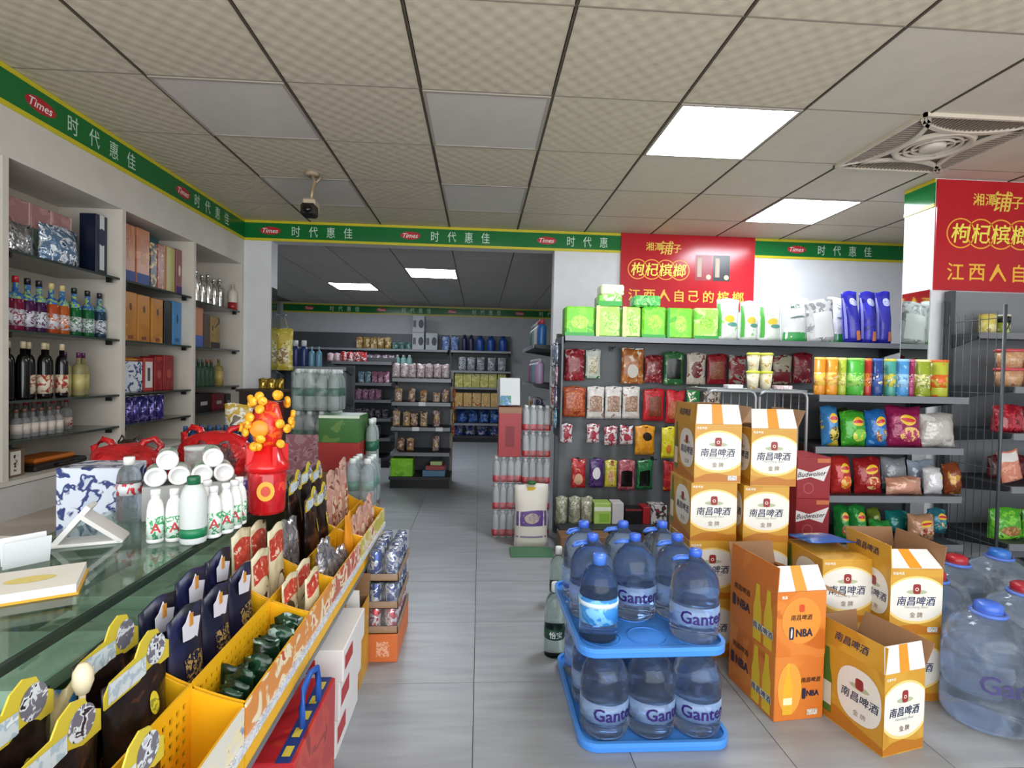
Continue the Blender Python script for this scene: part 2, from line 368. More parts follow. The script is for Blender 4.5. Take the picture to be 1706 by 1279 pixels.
# ------------------------------------------------------------------ red banners
BR = m('#b31b26', .2); GOLD = m('#e8c552', .35); GOLD2 = m('#f0a63a', .35)
def banner(label, loc, w, h, products=True):
    """origin at its lower left corner, looks to -y"""
    t = thing('banner', label, 'banner', loc)
    part('sheet', MB().box(0, w, -.012, 0, 0, h), BR, t)
    s = w/1.23
    part('lettering', MB().text('湘潭', .078*s, .30*s, h*.83, .0135, 0, bold=.012).text('铺', .13*s, .415*s, h*.82, .0135, 0, bold=.012, shear=.15).text('子', .085*s, .51*s, h*.81, .0135, 0, bold=.012), GOLD, t)
    for k, ch in enumerate('枸杞槟榔'):
        cx = (.155+k*.128)*s; part('gold_ring', MB().ring(cx, h*.52, .083*s, .091*s, .0128), GOLD2, t)
        part('lettering', MB().text(ch, .125*s, cx, h*.52, .0138, 0, bold=.012, shear=.1), m('#f2e35c', .35), t)
    for k, ch in enumerate('江西人自己的槟榔'):
        part('lettering', MB().text(ch, .115*s, (.13+k*.136)*s, h*.17, .0135, 0, bold=.014), m('#f0b83e', .35), t)
    if products:
        for x0, colr in ((.68, '#8d1e2c'), (.845, '#232026')):
            pk = part('pictured_pack', MB().rect(x0*s, (x0+.155)*s, h*.39, h*.74, .0128), m(colr, .3), t)
            part('pictured_label', MB().rect((x0+.02)*s, (x0+.06)*s, h*.44, h*.7, .0134), m('#a8917a', .4), pk)
            part('pictured_nut', MB().oval((x0+.125)*s, h*.44, .022*s, .022*s, .0134), m('#d9c394', .4), pk)
    return t
banner('red wall banner with gold characters above the tissue packs', (P(1035, 386, 'y', YD-.012).x, YD-.009, CE-.001-.66), 1.235, .66)
banner('red banner with gold characters on the front of the white column', (2.833, 3.2, 1.775), 1.28, .69)
# ------------------------------------------------------------------ builders of goods
def bprof(R, Hh, sh=.62, rn=.3, nk=.8):
    """bottle outline: body up to sh, curved shoulder up to nk, neck"""
    n = R*rn; pts = [(0, 0), (R*.86, 0), (R*.97, Hh*.015), (R, Hh*.04), (R, Hh*sh)]
    for k in range(1, 5):
        a = k/4*math.pi/2; pts.append((n+(R-n)*math.cos(a)**1.1 if k < 4 else n, Hh*(sh+(nk-sh)*math.sin(a))))
    pts += [(n, Hh*.94), (0, Hh*.94)]
    return pts
def bottle(name, label, cat, loc, R, Hh, body, cap, lab=None, rz=0, group=None, sh=.62, rn=.3, nk=.8, lz=(.15, .5), txt=None, tmat=None, tsize=None, n=14, caph=.12, neck=None, sq=0, lab2=None, lz2=None, rx=0, ry=0):
    t = thing(name, label, cat, loc, rz, group, rx, ry)
    k = (R, Hh, sh, rn, nk, n, sq)
    part('body', cached(('b', k, body.name), lambda: MB().lathe(bprof(R, Hh, sh, rn, nk), n, sq=sq).mesh('body', body)), None, t)
    cr_ = R*rn*1.12
    part('cap', cached(('bc', k, cap.name, caph), lambda: MB().lathe([(0, Hh*(1-caph)), (cr_, Hh*(1-caph)), (cr_, Hh*.985), (cr_*.9, Hh), (0, Hh)], 12).mesh('cap', cap)), None, t)
    for lm, lzz in ((lab, lz), (lab2, lz2)):
        if lm: part('label', cached(('bl', k, lm.name, lzz), lambda: MB().lathe([(R*1.004, Hh*lzz[0]), (R*1.012, Hh*lzz[0]), (R*1.012, Hh*lzz[1]), (R*1.004, Hh*lzz[1])], n, sq=sq).mesh('label', lm)), None, t)
    if neck: part('neck_wrap', cached(('bn', k, neck.name), lambda: MB().lathe([(a*1.02, b) for a, b in bprof(R, Hh, sh, rn, nk)[5:-1]], n).mesh('neck_wrap', neck)), None, t)
    if txt:
        zz = Hh*(lz[0]+lz[1])/2
        part('lettering', cached(('bt', k, txt, tmat.name, tsize, lz), lambda: MB().text(txt, tsize, 0, zz, 0, 0, bend=R*1.03, bold=.02).mesh('lettering', tmat)), None, t)
    return t
def can(name, label, cat, loc, R, Hh, body, lid, group=None, rz=0, band=None, bz=(.3, .7)):
    t = thing(name, label, cat, loc, rz, group)
    part('body', cached(('cn', R, Hh, body.name), lambda: MB().lathe([(0, 0), (R*.93, 0), (R, Hh*.02), (R, Hh*.96), (0, Hh*.96)], 14).mesh('body', body)), None, t)
    part('lid', cached(('cl', R, Hh, lid.name), lambda: MB().lathe([(R*.98, Hh*.93), (R*1.03, Hh*.94), (R*1.03, Hh), (0, Hh)], 14).mesh('lid', lid)), None, t)
    if band: part('label', cached(('cb', R, Hh, band.name, bz), lambda: MB().lathe([(R*1.002, Hh*bz[0]), (R*1.01, Hh*bz[0]), (R*1.01, Hh*bz[1]), (R*1.002, Hh*bz[1])], 14).mesh('label', band)), None, t)
    return t
def box(name, label, cat, loc, w, d, h, body, rz=0, group=None, bands=(), txts=(), rx=0, ry=0, bevel=.003, side=None):
    """a packed box, front to -y, origin centre of its base; bands: (x0, x1, z0, z1, mat) in shares of the front; txts: (s, size, x, z, mat)"""
    t = thing(name, label, cat, loc, rz, group, rx, ry)
    part('body', cached(('bx', w, d, h, body.name, bevel), lambda: MB().box(-w/2, w/2, -d/2, d/2, 0, h).mesh('body', body, bevel)), None, t)
    for i, bd in enumerate(bands):
        x0, x1, z0, z1, mt = bd[:5]
        mbb = MB()
        if len(bd) > 5: mbb.oval((x0+x1-1)*w/2, (z0+z1)*h/2, (x1-x0)*w/2, (z1-z0)*h/2, d/2+.0006+.0003*i)
        else: mbb.rect((x0-.5)*w, (x1-.5)*w, z0*h, z1*h, d/2+.0006+.0003*i)
        part('printed_panel', mbb, mt, t)
    for s_, size, x, z, mt in txts: part('lettering', MB().text(s_, size, x*w, z*h, d/2+.0018, 0, bold=.006), mt, t)
    return t
def psurf(w, h, d, seed, flatb=False):
    rnd = random.Random(seed); ph = [rnd.uniform(0, 6.28) for _ in range(4)]
    def f(u, v):
        e = max(0, min(1, (v-.06)/.25))*max(0, min(1, (.94-v)/.25)) if not flatb else max(0, min(1, (v+.1)/.2))*max(0, min(1, (.93-v)/.5))
        t = d/2*max(0, 1-abs(u)**2.6)**.7*math.sin(min(1, e)*math.pi/2)**.8
        t += .05*d*math.sin(5*u+ph[0]+6*v)*math.sin(9*v+ph[1])*max(0, 1-abs(u))*(1 if .08 < v < .92 else 0)
        x = u*w/2*(1-.05*math.sin(math.pi*v)+(.012*math.sin(17*v+ph[2])))
        return x, max(.0015, t), v*h+.006*math.sin(3*u+ph[3])*(1 if v > .5 else 0)
    return f
def pouch_mesh(w, h, d, mat, seed, flatb=False, nu=8, nv=10):
    f = psurf(w, h, d, seed, flatb); mb = MB(); vs_ = []; fs = []
    for sgn in (-1, 1):
        for j in range(nv+1):
            for i in range(nu+1):
                x, t, z = f(-1+2*i/nu, j/nv); vs_.append((x, sgn*t, z))
    N = (nu+1)*(nv+1)
    for j in range(nv):
        for i in range(nu):
            a = j*(nu+1)+i; b = a+1; c = b+nu+1; e = a+nu+1
            fs.append((a, b, c, e)); fs.append((N+a, N+e, N+c, N+b))
    per = [i for i in range(nu)]+[j*(nu+1)+nu for j in range(nv)]+[nv*(nu+1)+i for i in range(nu, 0, -1)]+[j*(nu+1) for j in range(nv, 0, -1)]
    for a, b in zip(per, per[1:]+per[:1]): fs.append((b, a, N+a, N+b))
    return mb.add(vs_, fs, 0, True).mesh('bag_body', mat)
def patch_mesh(w, h, d, seed, mat, uc, vc, ru, rv, oval=True, flatb=False, off=.0012, rings=3, n=16):
    f = psurf(w, h, d, seed, flatb); mb = MB(); vs_ = []; fs = []
    if oval:
        vs_ = [f(uc, vc)]
        for k in range(1, rings+1):
            for i in range(n):
                a = 2*math.pi*i/n; vs_.append(f(uc+ru*k/rings*math.cos(a), vc+rv*k/rings*math.sin(a)))
        for i in range(n): fs.append((0, 1+i, 1+(i+1) % n))
        for k in range(rings-1):
            for i in range(n): j = (i+1) % n; fs.append((1+k*n+i, 1+(k+1)*n+i, 1+(k+1)*n+j, 1+k*n+j))
    else:
        q = 6
        for j in range(q+1):
            for i in range(q+1): vs_.append(f(uc-ru+2*ru*i/q, vc-rv+2*rv*j/q))
        for j in range(q):
            for i in range(q): a = j*(q+1)+i; fs.append((a, a+1, a+q+2, a+q+1))
    return mb.add([(x, -t-off, z) for x, t, z in vs_], fs, 0, True).mesh('print', mat)
def pouch(name, label, cat, loc, w, h, d, mat, patches=(), rz=0, rx=0, group=None, seed=1, flatb=False, head=None, ry=0, txt=None):
    """snack bag standing on its lower seam, front to -y; patches: (u, v, ru, rv, mat, oval)"""
    if abs(rx) < .6 and (rx or ry): loc = (loc[0], loc[1], loc[2]+(.45*d*abs(math.sin(rx)) if flatb else 0)+.47*w*abs(math.sin(ry))-.001)
    t = thing(name, label, cat, loc, rz, group, rx, ry); w, h, d = round(w, 3), round(h, 3), round(d, 3)
    part('bag_body', cached(('po', w, h, d, mat.name, seed, flatb), lambda: pouch_mesh(w, h, d, mat, seed, flatb)), None, t)
    for i, (u, v, ru, rv, mt, ov) in enumerate(patches):
        part('printed_patch', cached(('pp', w, h, d, seed, mt.name, u, v, ru, rv, ov, flatb), lambda: patch_mesh(w, h, d, seed, mt, u, v, ru, rv, ov, flatb, .0012+.0008*i)), None, t)
    if head:
        part('header', cached(('ph', w, h, head.name), lambda: MB().box(-w*.46, w*.46, -.0022, .0022, h*.9, h*1.0).mesh('header', head)), None, t)
    if txt:
        s_, size, zz, mt = txt; f = psurf(w, h, d, seed, flatb)
        part('lettering', MB().text(s_, size, 0, zz*h, f(0, zz)[1]+.004, 0, bold=.02), mt, t)
    return t
def gondola(name, label, loc, w, depth, h, shelves, frame=None, rz=0, deck=.14, deckd=None, panel=None, rail=True, cat='shelf'):
    """shelving bay looking to -y: origin lower left front corner; shelves: (top z, depth)"""
    frame = frame or GREY; t = thing(name, label, cat, loc, rz); dk = deckd or depth
    part('back_panel', MB().box(.02, w-.02, depth-.025, depth-.005, .02, h), panel or GREY, t)
    for x in (0, w-.03): part('upright', MB().box(x, x+.03, depth-.05, depth, 0, h), frame, t)
    part('base_deck', MB().box(0, w, depth-dk, depth-.025, deck-.03, deck), DGREY, t)
    part('kick_plate', MB().box(.01, w-.01, depth-dk+.02, depth-dk+.03, 0, deck-.03), BLACK, t)
    for z, dd in shelves:
        s = part('shelf', MB().box(.01, w-.01, depth-dd, depth-.025, z-.022, z), DGREY, t)
        if rail: part('price_rail', MB().box(.01, w-.01, depth-dd-.008, depth-dd, z-.034, z+.002), LGREY, s)
        for x in (.012, w-.024): part('bracket', MB().prism([(depth-dd+.02, z-.03), (depth-.03, z-.09), (depth-.03, z-.022), (depth-dd+.02, z-.022)], x, x+.01, 0, '+x'), DGREY, s)
    return t
# ------------------------------------------------------------------ liquor display cabinet on the left wall
SH = {'A': (1.695, 1.345, 1.03, .85), 'B': (1.695, 1.345, 1.035, .85), 'C': (1.68, 1.345, 1.045, .85)}
SH['O'] = SH['A']; BY = {'O': (1.69, 2.415), 'A': (2.45, 3.185), 'B': (3.215, 3.945), 'C': (3.975, 4.71)}
cab = thing('display_cabinet', 'white built-in liquor cabinet with dark glass shelves along the wall', 'cabinet', (0, 0, 0))
part('back_panel', MB().box(-2.42, -2.40, 1.2, 4.74, .0, 2.085), m('#c2b9ab', .5), cab)
for y in (1.67, 2.435, 3.2, 3.96, 4.725): part('divider', MB().box(-2.40, XL, y-.015, y+.015, .68, 2.085), CREAM, cab)
SHG = m('#39413c', .12)
for bay, (a, b) in BY.items():
    for z in SH[bay]:
        s = part('glass_shelf', MB().box(-2.395, XL-.012, a, b, z-.012, z), SHG, cab)
        for y in (a+.03, b-.06): part('bracket', MB().box(XL-.05, XL-.02, y, y+.012, z-.035, z-.012), BLACK, s)
part('base_top', MB().box(-2.40, XL+.01, 1.2, 4.74, .66, .68), CREAM, cab)
for k in range(7):
    y = 1.22+k*.5; dr = part('door', MB().box(XL-.02, XL, y+.006, y+.494, .05, .655), m('#c5c1bb', .4), cab)
    part('handle', MB().box(XL, XL+.012, y+.44, y+.455, .33, .45), STEEL, dr)
part('plinth', MB().box(-2.40, XL-.04, 1.2, 4.74, 0, .05), DARK, cab)
RZ = math.pi/2
XF = -2.13
def L(px0, px1, pyt, z, xp=XF):
    """centre Y, width and height of a thing on a left-hand shelf seen between two columns of pixels"""
    a = P(px0, pyt, 'x', xp); b = P(px1, pyt, 'x', xp); ya, yb = a.y, b.y
    for y0, y1 in BY.values():                       # keep it between the dividers of its bay
        if y0-.04 < (ya+yb)/2 < y1+.04: ya, yb = max(ya, y0+.003), min(yb, y1-.003)
    return (ya+yb)/2, abs(yb-ya), (a.z+b.z)/2-z
def lbox(px0, px1, pyt, z, name, label, body, d=.09, xp=XF, cat='box', sw=.97, **k):
    y, w, h = L(px0, px1, pyt, z, xp); return box(name, label, cat, (xp-d/2, y, z), w*sw, d, h, body, RZ, **k)
# bay A, top shelf
z = SH['A'][0]
for k in range(4):
    box('gift_box', 'grey-green wrapped box under the pink boxes on the top liquor shelf', 'box', (-2.27, 2.57+k*.135, z), .13, .12, .17, pr('#6b7a72', '#9aa69c', '#4b5852', 9), RZ, 'grey-green boxes on the top shelf')
    box('gift_box', 'small pink box in the row on top of grey-green boxes', 'box', (-2.27, 2.575+k*.133, z+.17), .126, .1, .12, pr('#a8797a', '#bb8d8c', '#8e6465', 7), RZ, 'pink boxes on the top shelf', bands=((.93, 1, 0, 1, m('#d8b9b2')),))
pouch('foil_bag', 'crumpled silver plastic bag on the top liquor shelf', 'bag', (-2.13, 2.56, z), .2, .15, .1, pr('#8c8c8a', '#d6d6d8', '#5d5a5a', 26, .12, .6, .9), rz=RZ, seed=3, flatb=True)
pouch('foil_bag', 'blue and white plastic bag beside the navy gift box', 'bag', (-2.13, 2.83, z), .25, .19, .1, pr('#5d7694', '#dfe6ea', '#27395c', 24, .15, .2, .9), rz=RZ, seed=4, flatb=True)
lbox(160, 193, 362, z, 'gift_box', 'navy gift box with a white stripe and dark round seal', m('#141c33', .3), bands=((.3, .72, .1, 1, m('#c4c8cc')), (.14, .88, .5, .78, m('#1d2942'), 1)))
# bay A, second shelf: coloured cocktails
z = SH['A'][1]
cols = ['#7a1f3c', '#8a2346', '#54224d', '#4a214f', '#c2532a', '#c8642e', '#1c6b3a', '#226b40', '#2c4a5d']
caps = ['#b52231', '#b52231', '#1d1a24', '#1d1a24', '#c9b57a', '#c9b57a', '#17241c', '#17241c', '#2a2026']
names = ['dark red', 'crimson', 'violet', 'plum', 'orange', 'amber', 'dark green', 'green', 'slate']
xs = [14, 33, 53, 72, 92, 110, 130, 152, 176]
for i, x in enumerate(xs):
    y, _, h = L(x-5, x+5, 466+i*4.5, z); y = min(y, 3.15)
    bottle('cocktail_bottle', f'{names[i]} cocktail bottle with blue neck wrap and white label', 'bottle', (-2.15, y, z), .032, .255, clear(cols[i], 1.2, .1, .35), m(caps[i], .3), pr('#c9ccd2', cols[i], '#e8e8ea', 40), rz=RZ, sh=.5, rn=.36, nk=.72, lz=(.1, .4), neck=pr('#2f63a8', '#9bb55a', '#3d8ac0', 30), group='cocktail bottles on the second shelf')
# bay A, third shelf: dark wine then pale bottles
z = SH['A'][2]
for i, x in enumerate((10, 24, 38, 58, 73, 88, 103)):
    y, _, h = L(x-5, x+5, 575, z)
    bottle('wine_bottle', 'dark wine bottle with cream cap and cream and red label' if i > 2 else 'black wine bottle with cream cap and no label', 'bottle', (-2.13-.03*(i % 2), y, z), .027, .27, m('#0e0c0d', .15), m('#cbb895', .4), pr('#d9cfb4', '#9c2f2f', '#c9b98c', 22) if i > 2 else None, rz=RZ, sh=.6, rn=.38, nk=.78, lz=(.08, .42), group='dark wine bottles on the third shelf' if i > 2 else 'unlabelled wine bottles on the third shelf')
for i, x in enumerate((118, 131, 148)):
    y, _, h = L(x-5, x+5, 585, z)
    bottle('spirit_bottle', 'pale yellow glass bottle with a purple cap', 'bottle', (-2.16+.03*(i % 2), y, z), .028, .23, clear('#cfc48c', 1.2, .08, .6), m('#5b2550', .3), m('#b9ad6f', .4), rz=RZ, sh=.62, rn=.34, nk=.74, lz=(.12, .5), group='pale bottles with purple caps')
# bay A, fourth shelf: little clear spirits
z = SH['A'][3]
for i in range(6):
    y, _, h = L(20+i*14, 26+i*14, 690, z)
    bottle('spirit_bottle', 'little clear spirit bottle with a bronze cap on the lowest glass shelf', 'bottle', (-2.12, y, z), .0225, .135, clear('#d8dcda', 1.2, .06, .75), m('#6e4a3a', .3), m('#c8bdb4', .4), rz=RZ, sh=.55, rn=.36, nk=.72, group='clear bottles with bronze caps')
for i in range(8):
    y, _, h = L(66+i*11, 72+i*11, 680, z)
    bottle('spirit_bottle', 'little clear spirit bottle with a red cap on the lowest glass shelf', 'bottle', (-2.205-.075*(i % 2), y, z), .026, .165, clear('#dadcd8', 1.2, .06, .75), m('#a4242c', .3), pr('#c9b4a8', '#a5382f', '#dddddd', 30), rz=RZ, sh=.55, rn=.36, nk=.72, lz=(.1, .4), group='clear bottles with red caps')
# on the base cabinet
z = .68
lbox(8, 42, 748, z, 'gift_box', 'brown box with a white paper label on the base cabinet', m('#6d5747', .45), xp=-2.1, d=.12, bands=((.25, .78, .08, .92, m('#d8d2c6')), (.4, .63, .2, .8, pr('#d8d2c6', '#4a4440', '#3a3430', 60))))
mb = MB().box(-.17, .17, -.1, .1, 0, .03); t = thing('tool_case', 'flat orange and black case lying on the base cabinet', 'case', (-2.2, P(88, 790, 'x', -2.15).y, z), RZ)
part('case_base', mb, m('#1d1a19', .5), t, bevel=.008); part('case_lid', MB().box(-.13, .13, -.07, .09, .03, .055), m('#c2691e', .45), t, bevel=.01); part('handle', MB().tube([(-.05, -.1, .02), (-.05, -.13, .02), (.05, -.13, .02), (.05, -.1, .02)], .006), BLACK, t)
# bay B
z = SH['B'][0]
SAL = pr('#c07a52', '#b86f4a', '#cf8c62', 5)
for k, (a, b, ty) in enumerate(((208, 226, 374), (228, 250, 382))):
    lbox(a, b, ty, z, 'liquor_box', 'tall salmon liquor carton with a blue foot', SAL, d=.1, group='salmon liquor cartons', bands=((0, 1, 0, .22, m('#3b4d8c')), (.3, .75, .38, .58, m('#d8b08c'), 1)))
lbox(251, 262, 405, z, 'liquor_box', 'slim black and gold liquor carton', pr('#1c1a1a', '#b08d3f', '#d8c8a0', 20), d=.08)
lbox(263, 274, 408, z, 'liquor_box', 'slim orange liquor carton beside the black and gold one', pr('#a8552e', '#8a3d22', '#d9a06a', 16), d=.08)
lbox(275, 292, 412, z, 'liquor_box', 'yellow-green liquor carton with red edge', m('#b9b06a', .4), d=.08, bands=((0, .12, 0, 1, m('#b0402a')),))
lbox(294, 314, 418, z, 'liquor_box', 'mauve liquor carton with a purple foot and bright spot', m('#8d5a5e', .4), d=.09, bands=((0, 1, 0, .2, m('#3d2a6d')), (.35, .75, .42, .66, m('#e0c9b4'), 1)))
y, w, h = L(252, 278, 388, z); box('liquor_box', 'flat teal box lying behind on the liquor cartons', 'box', (-2.3, y+.1, z), .17, .12, h, m('#2c5a63', .5), RZ)
z = SH['B'][1]
OR = pr('#c07f2c', '#b5762a', '#cc9040', 4)
for k, (a, b) in enumerate(((206, 229), (230, 250), (253, 272))):
    lbox(a, b, 486+k*6, z, 'liquor_box', 'orange liquor carton with a small dark emblem', OR, d=.1, group='orange liquor cartons', bands=((.4, .6, .62, .78, m('#5a3a18'), 1), (.3, .7, .05, .12, m('#7c3a20'))))
lbox(274, 287, 502, z, 'liquor_box', 'plain black liquor carton beside the blue one', m('#0f0f12', .3), d=.1)
lbox(288, 311, 504, z, 'liquor_box', 'sky blue liquor carton with dark emblem', m('#3f83b8', .35), d=.1, bands=((.42, .6, .5, .72, m('#1c3d66'), 1), (.25, .75, .08, .16, m('#2a5a94'))))
z = SH['B'][2]
BWF = pr('#d9dde2', '#2d4276', '#c5ccd8', 17)
lbox(205, 238, 602, z, 'gift_box', 'white box with blue floral print under an orange pouch', BWF, d=.12)
y, w, h = L(205, 238, 602, z); pouch('candy_bag', 'orange pouch lying on the blue floral box', 'bag', (-2.19, y-w*.5, z+h+.012), .1, w*.98, .03, pr('#c8812a', '#b86f20', '#dba04a', 6), rx=-math.pi/2, rz=0, seed=8)
lbox(240, 256, 596, z, 'liquor_box', 'slim white carton with red sides', m('#a83a34', .4), d=.08, bands=((.12, .88, .1, .88, m('#d9d4cf')), (.35, .65, .3, .7, m('#4c4a50'))))
for a, b, ty in ((258, 272, 594), (273, 290, 592)):
    lbox(a, b, ty, z, 'gift_box', 'deep red gift carton on the third liquor shelf', pr('#8f1f24', '#83191f', '#a5312c', 8), d=.1, group='deep red gift cartons', bands=((.25, .75, .35, .6, m('#a8463a'), 1),))
z = SH['B'][3]
for i in range(5):
    y, w, h = L(208+i*13, 220+i*13, 660, z); can('drink_can', 'tall purple and blue drink can on the lowest glass shelf', 'can', (-2.14, y, z), .032, .165, pr('#3a3378', '#8a7fc0', '#24245a', 20, .25, .4), STEEL, 'purple drink cans')
# bay C
z = SH['C'][0]
for i in range(6):
    y, w, h = L(330+i*9.5, 338+i*9.5, 445, z); bottle('spirit_bottle', 'shiny silver spirit bottle on the top shelf by the pillar', 'bottle', (-2.205, y, z), .032, .24+.02*(i % 2), pr('#b7b3a8', '#e4e2dc', '#5d594e', 26, .15, .7), m('#d8d6d0', .2, .8), rz=RZ, sh=.6, rn=.45, nk=.8, group='silver spirit bottles')
y, w, h = L(386, 398, 460, z); y = 4.665; bottle('spirit_bottle', 'white spirit bottle with a red foot by the pillar', 'bottle', (-2.105, y, z), .036, .22, m('#cfc6ba', .25), m('#b9a78f', .3), m('#9c2222', .3), rz=RZ, lz=(.0, .3))
z = SH['C'][1]
lbox(324, 339, 512, z, 'liquor_box', 'salmon and blue liquor carton by itself in the last bay', SAL, d=.09, bands=((0, 1, 0, .3, m('#3b56a0')),))
lbox(340, 350, 524, z, 'liquor_box', 'dark brown liquor carton in the last bay', m('#3d2418', .35), d=.09)
lbox(351, 367, 528, z, 'liquor_box', 'gold and black liquor carton in the last bay', pr('#8f6f2c', '#a5843a', '#3c2c18', 12), d=.09, bands=((0, 1, 0, .2, m('#2a2018')),))
z = SH['C'][2]
for i in range(5):
    y, w, h = L(325+i*7, 331+i*7, 600, z); bottle('spirit_bottle', 'slender green glass bottle in the last bay', 'bottle', (-2.15, y, z), .026, .21, clear('#4d6b55', 1.2, .08, .5), m('#8a4a3a' if i > 2 else '#5d6a60', .3), None, rz=RZ, sh=.55, rn=.4, nk=.75, group='green glass bottles')
y, w, h = L(362, 375, 596, z); bottle('spirit_bottle', 'square pale gold bottle with a gold cap in the last bay', 'bottle', (-2.15, y, z), .032, .22, clear('#c2b06a', 1.2, .1, .5), m('#8c6d2e', .3, .6), m('#b9a25c', .4), rz=RZ, sh=.65, rn=.32, nk=.76, lz=(.1, .55), sq=5)
z = SH['C'][3]
for k, (a, b, hx, nm) in enumerate(((326, 352, '#241f22', 'black'), (355, 374, '#6d1f28', 'maroon'), (376, 397, '#2b2a2e', 'charcoal'))):
    lbox(a, b, 655, z, 'gift_box', f'{nm} carton on the lowest shelf of the last bay', m(hx, .35), d=.14, bands=((.3, .75, .35, .55, m('#a89a98')),))
# bay before the first one
for i in range(7): bottle('wine_bottle', 'dark wine bottle with gold label in the bay nearest the shop front', 'bottle', (-2.16, 1.78+i*.09, 1.03), .034, .27, m('#120e0f', .15), m('#7a2a2a', .4), m('#b89a4c', .4), rz=RZ, sh=.6, rn=.38, nk=.78, lz=(.1, .42), group='wine bottles in the nearest bay')
for i in range(5): box('liquor_box', 'red and gold liquor carton in the bay nearest the shop front', 'box', (-2.18, 1.8+i*.13, 1.345), .11, .1, .27, pr('#8f1f24', '#a83030', '#c9a24a', 8), RZ, 'red and gold liquor cartons')
# ------------------------------------------------------------------ glass counter
CZ = .75; CX0, CX1, CY0, CY1 = -1.13, -.71, .35, 2.3
GL = pane('#e6f0ea', .2)
ctr = thing('glass_counter', 'low glass display counter with dark edged top behind the yellow baskets', 'counter', (0, 0, 0))
part('top_glass', MB().box(CX0, CX1, CY0, CY1, CZ-.012, CZ), GL, ctr)
part('edge_trim', MB().box(CX1-.004, CX1+.006, CY0, CY1, CZ-.02, CZ-.004), m('#26332c', .3), ctr)
part('front_glass', MB().box(CX1-.014, CX1-.008, CY0+.02, CY1-.02, .1, CZ-.014), GL, ctr)
part('inner_shelf', MB().box(CX0+.02, CX1-.02, CY0+.02, CY1-.02, .49, .5), m('#dde4de', .3), ctr)
part('back_panel', MB().box(CX0, CX0+.015, CY0, CY1, .1, CZ-.012), m('#c2c8c0', .4), ctr)
part('end_panel', MB().box(CX0, CX1, CY1-.015, CY1, .1, CZ-.012), m('#6b5a4d', .5), ctr)
part('base', MB().box(CX0, CX1, CY0, CY1, 0, .1), m('#4d443d', .5), ctr)
for x in (CX0+.005, CX1-.03):
    for y in (CY0+.005, CY1-.04): part('post', MB().box(x, x+.022, y, y+.022, .1, CZ-.012), STEEL, ctr)
for i in range(7):
    box('cigarette_carton', 'pale green carton lying inside the glass counter', 'carton', (-.92, .62+i*.235, .5), .225, .27, .06+.03*(i % 3), pr('#cfdcd2', '#dfe8e0', '#b4c6b9', 6), RZ, 'pale cartons inside the counter', bands=((.08, .5, .3, .75, m('#3f5a4c')),))
# things on the counter
def ctop(px, py, z=CZ): return P(px, py, 'z', z)
q = ctop(28, 985); t = thing('paper_pad', 'white and yellow paper pad lying on the counter', 'pad', (q.x, q.y, CZ), .5)
part('sheets', MB().box(-.1, .1, -.07, .07, .004, .02), m('#e6e2d8', .6), t); part('backing_card', MB().box(-.104, .104, -.074, .074, 0, .004), m('#d9a52e', .5), t)
part('print', MB().oval(.02, .0, .04, .02, .0206, face='+z').oval(-.05, .03, .02, .01, .0206, face='+z'), m('#e3cf7a', .5), t)
q = ctop(5, 950); t = thing('note_card', 'small folded white card standing on the counter', 'card', (q.x, q.y+.05, CZ), .9)
part('front_leaf', MB().box(-.04, .04, -.02, -.017, 0, .06), m('#dfe3e6', .5), t, rot=(-.25, 0, 0)); part('back_leaf', MB().box(-.04, .04, .0, .003, 0, .062), m('#dfe3e6', .5), t, rot=(.25, 0, 0), loc=(0, -.03, 0))
q = ctop(160, 905); t = thing('payment_stand', 'white folding triangular stand on the glass counter', 'stand', (q.x-.02, q.y+.01, CZ), .35)
part('foot', MB().box(-.075, .075, -.035, .035, 0, .008), m('#e4e4e2', .3), t, bevel=.002)
part('prop', MB().box(-.006, .006, -.03, .03, 0, .115), m('#e4e4e2', .3), t, (-.068, 0, .005), (0, math.radians(38), 0)); part('plate', MB().box(-.005, .005, -.035, .035, 0, .11), m('#d5d3cf', .3), t, (.07, 0, .005), (0, math.radians(-50), 0))
# blue floral box behind the counter, on a low side table
st = thing('side_table', 'low pale table behind the glass counter carrying boxes and bags', 'table', (0, 0, 0))
part('table_top', MB().box(-1.6, -1.16, 1.74, 3.1, .63, .66), m('#a9a29a', .5), st)
for x in (-1.58, -1.2):
    for y in (1.77, 3.05): part('leg', MB().box(x, x+.03, y, y+.03, 0, .63), m('#8a8178', .5), st)
TZ = .66
a = P(131, 780, 'y', 1.75); b = P(232, 780, 'y', 1.75)
box('gift_box', 'white carton with bold blue floral print behind the water bottle', 'box', (min((a.x+b.x)/2, -1.142-(b.x-a.x)/2), 1.83, TZ), b.x-a.x, .16, a.z-TZ, pr('#cfd6e2', '#24366e', '#b9c4d6', 15), .06)
q = ctop(233, 862); bottle('water_bottle', 'clear water bottle with white cap and red label mark on the counter', 'bottle', (q.x-.012, q.y-.03, CZ), .031, .185, water('#e2e8ea', '#eef2f4', .4, 1.25, .85), m('#e2e0dd', .4), pr('#cfd3d6', '#c0333a', '#b9bec2', 30), sh=.62, rn=.42, nk=.86, lz=(.42, .6))
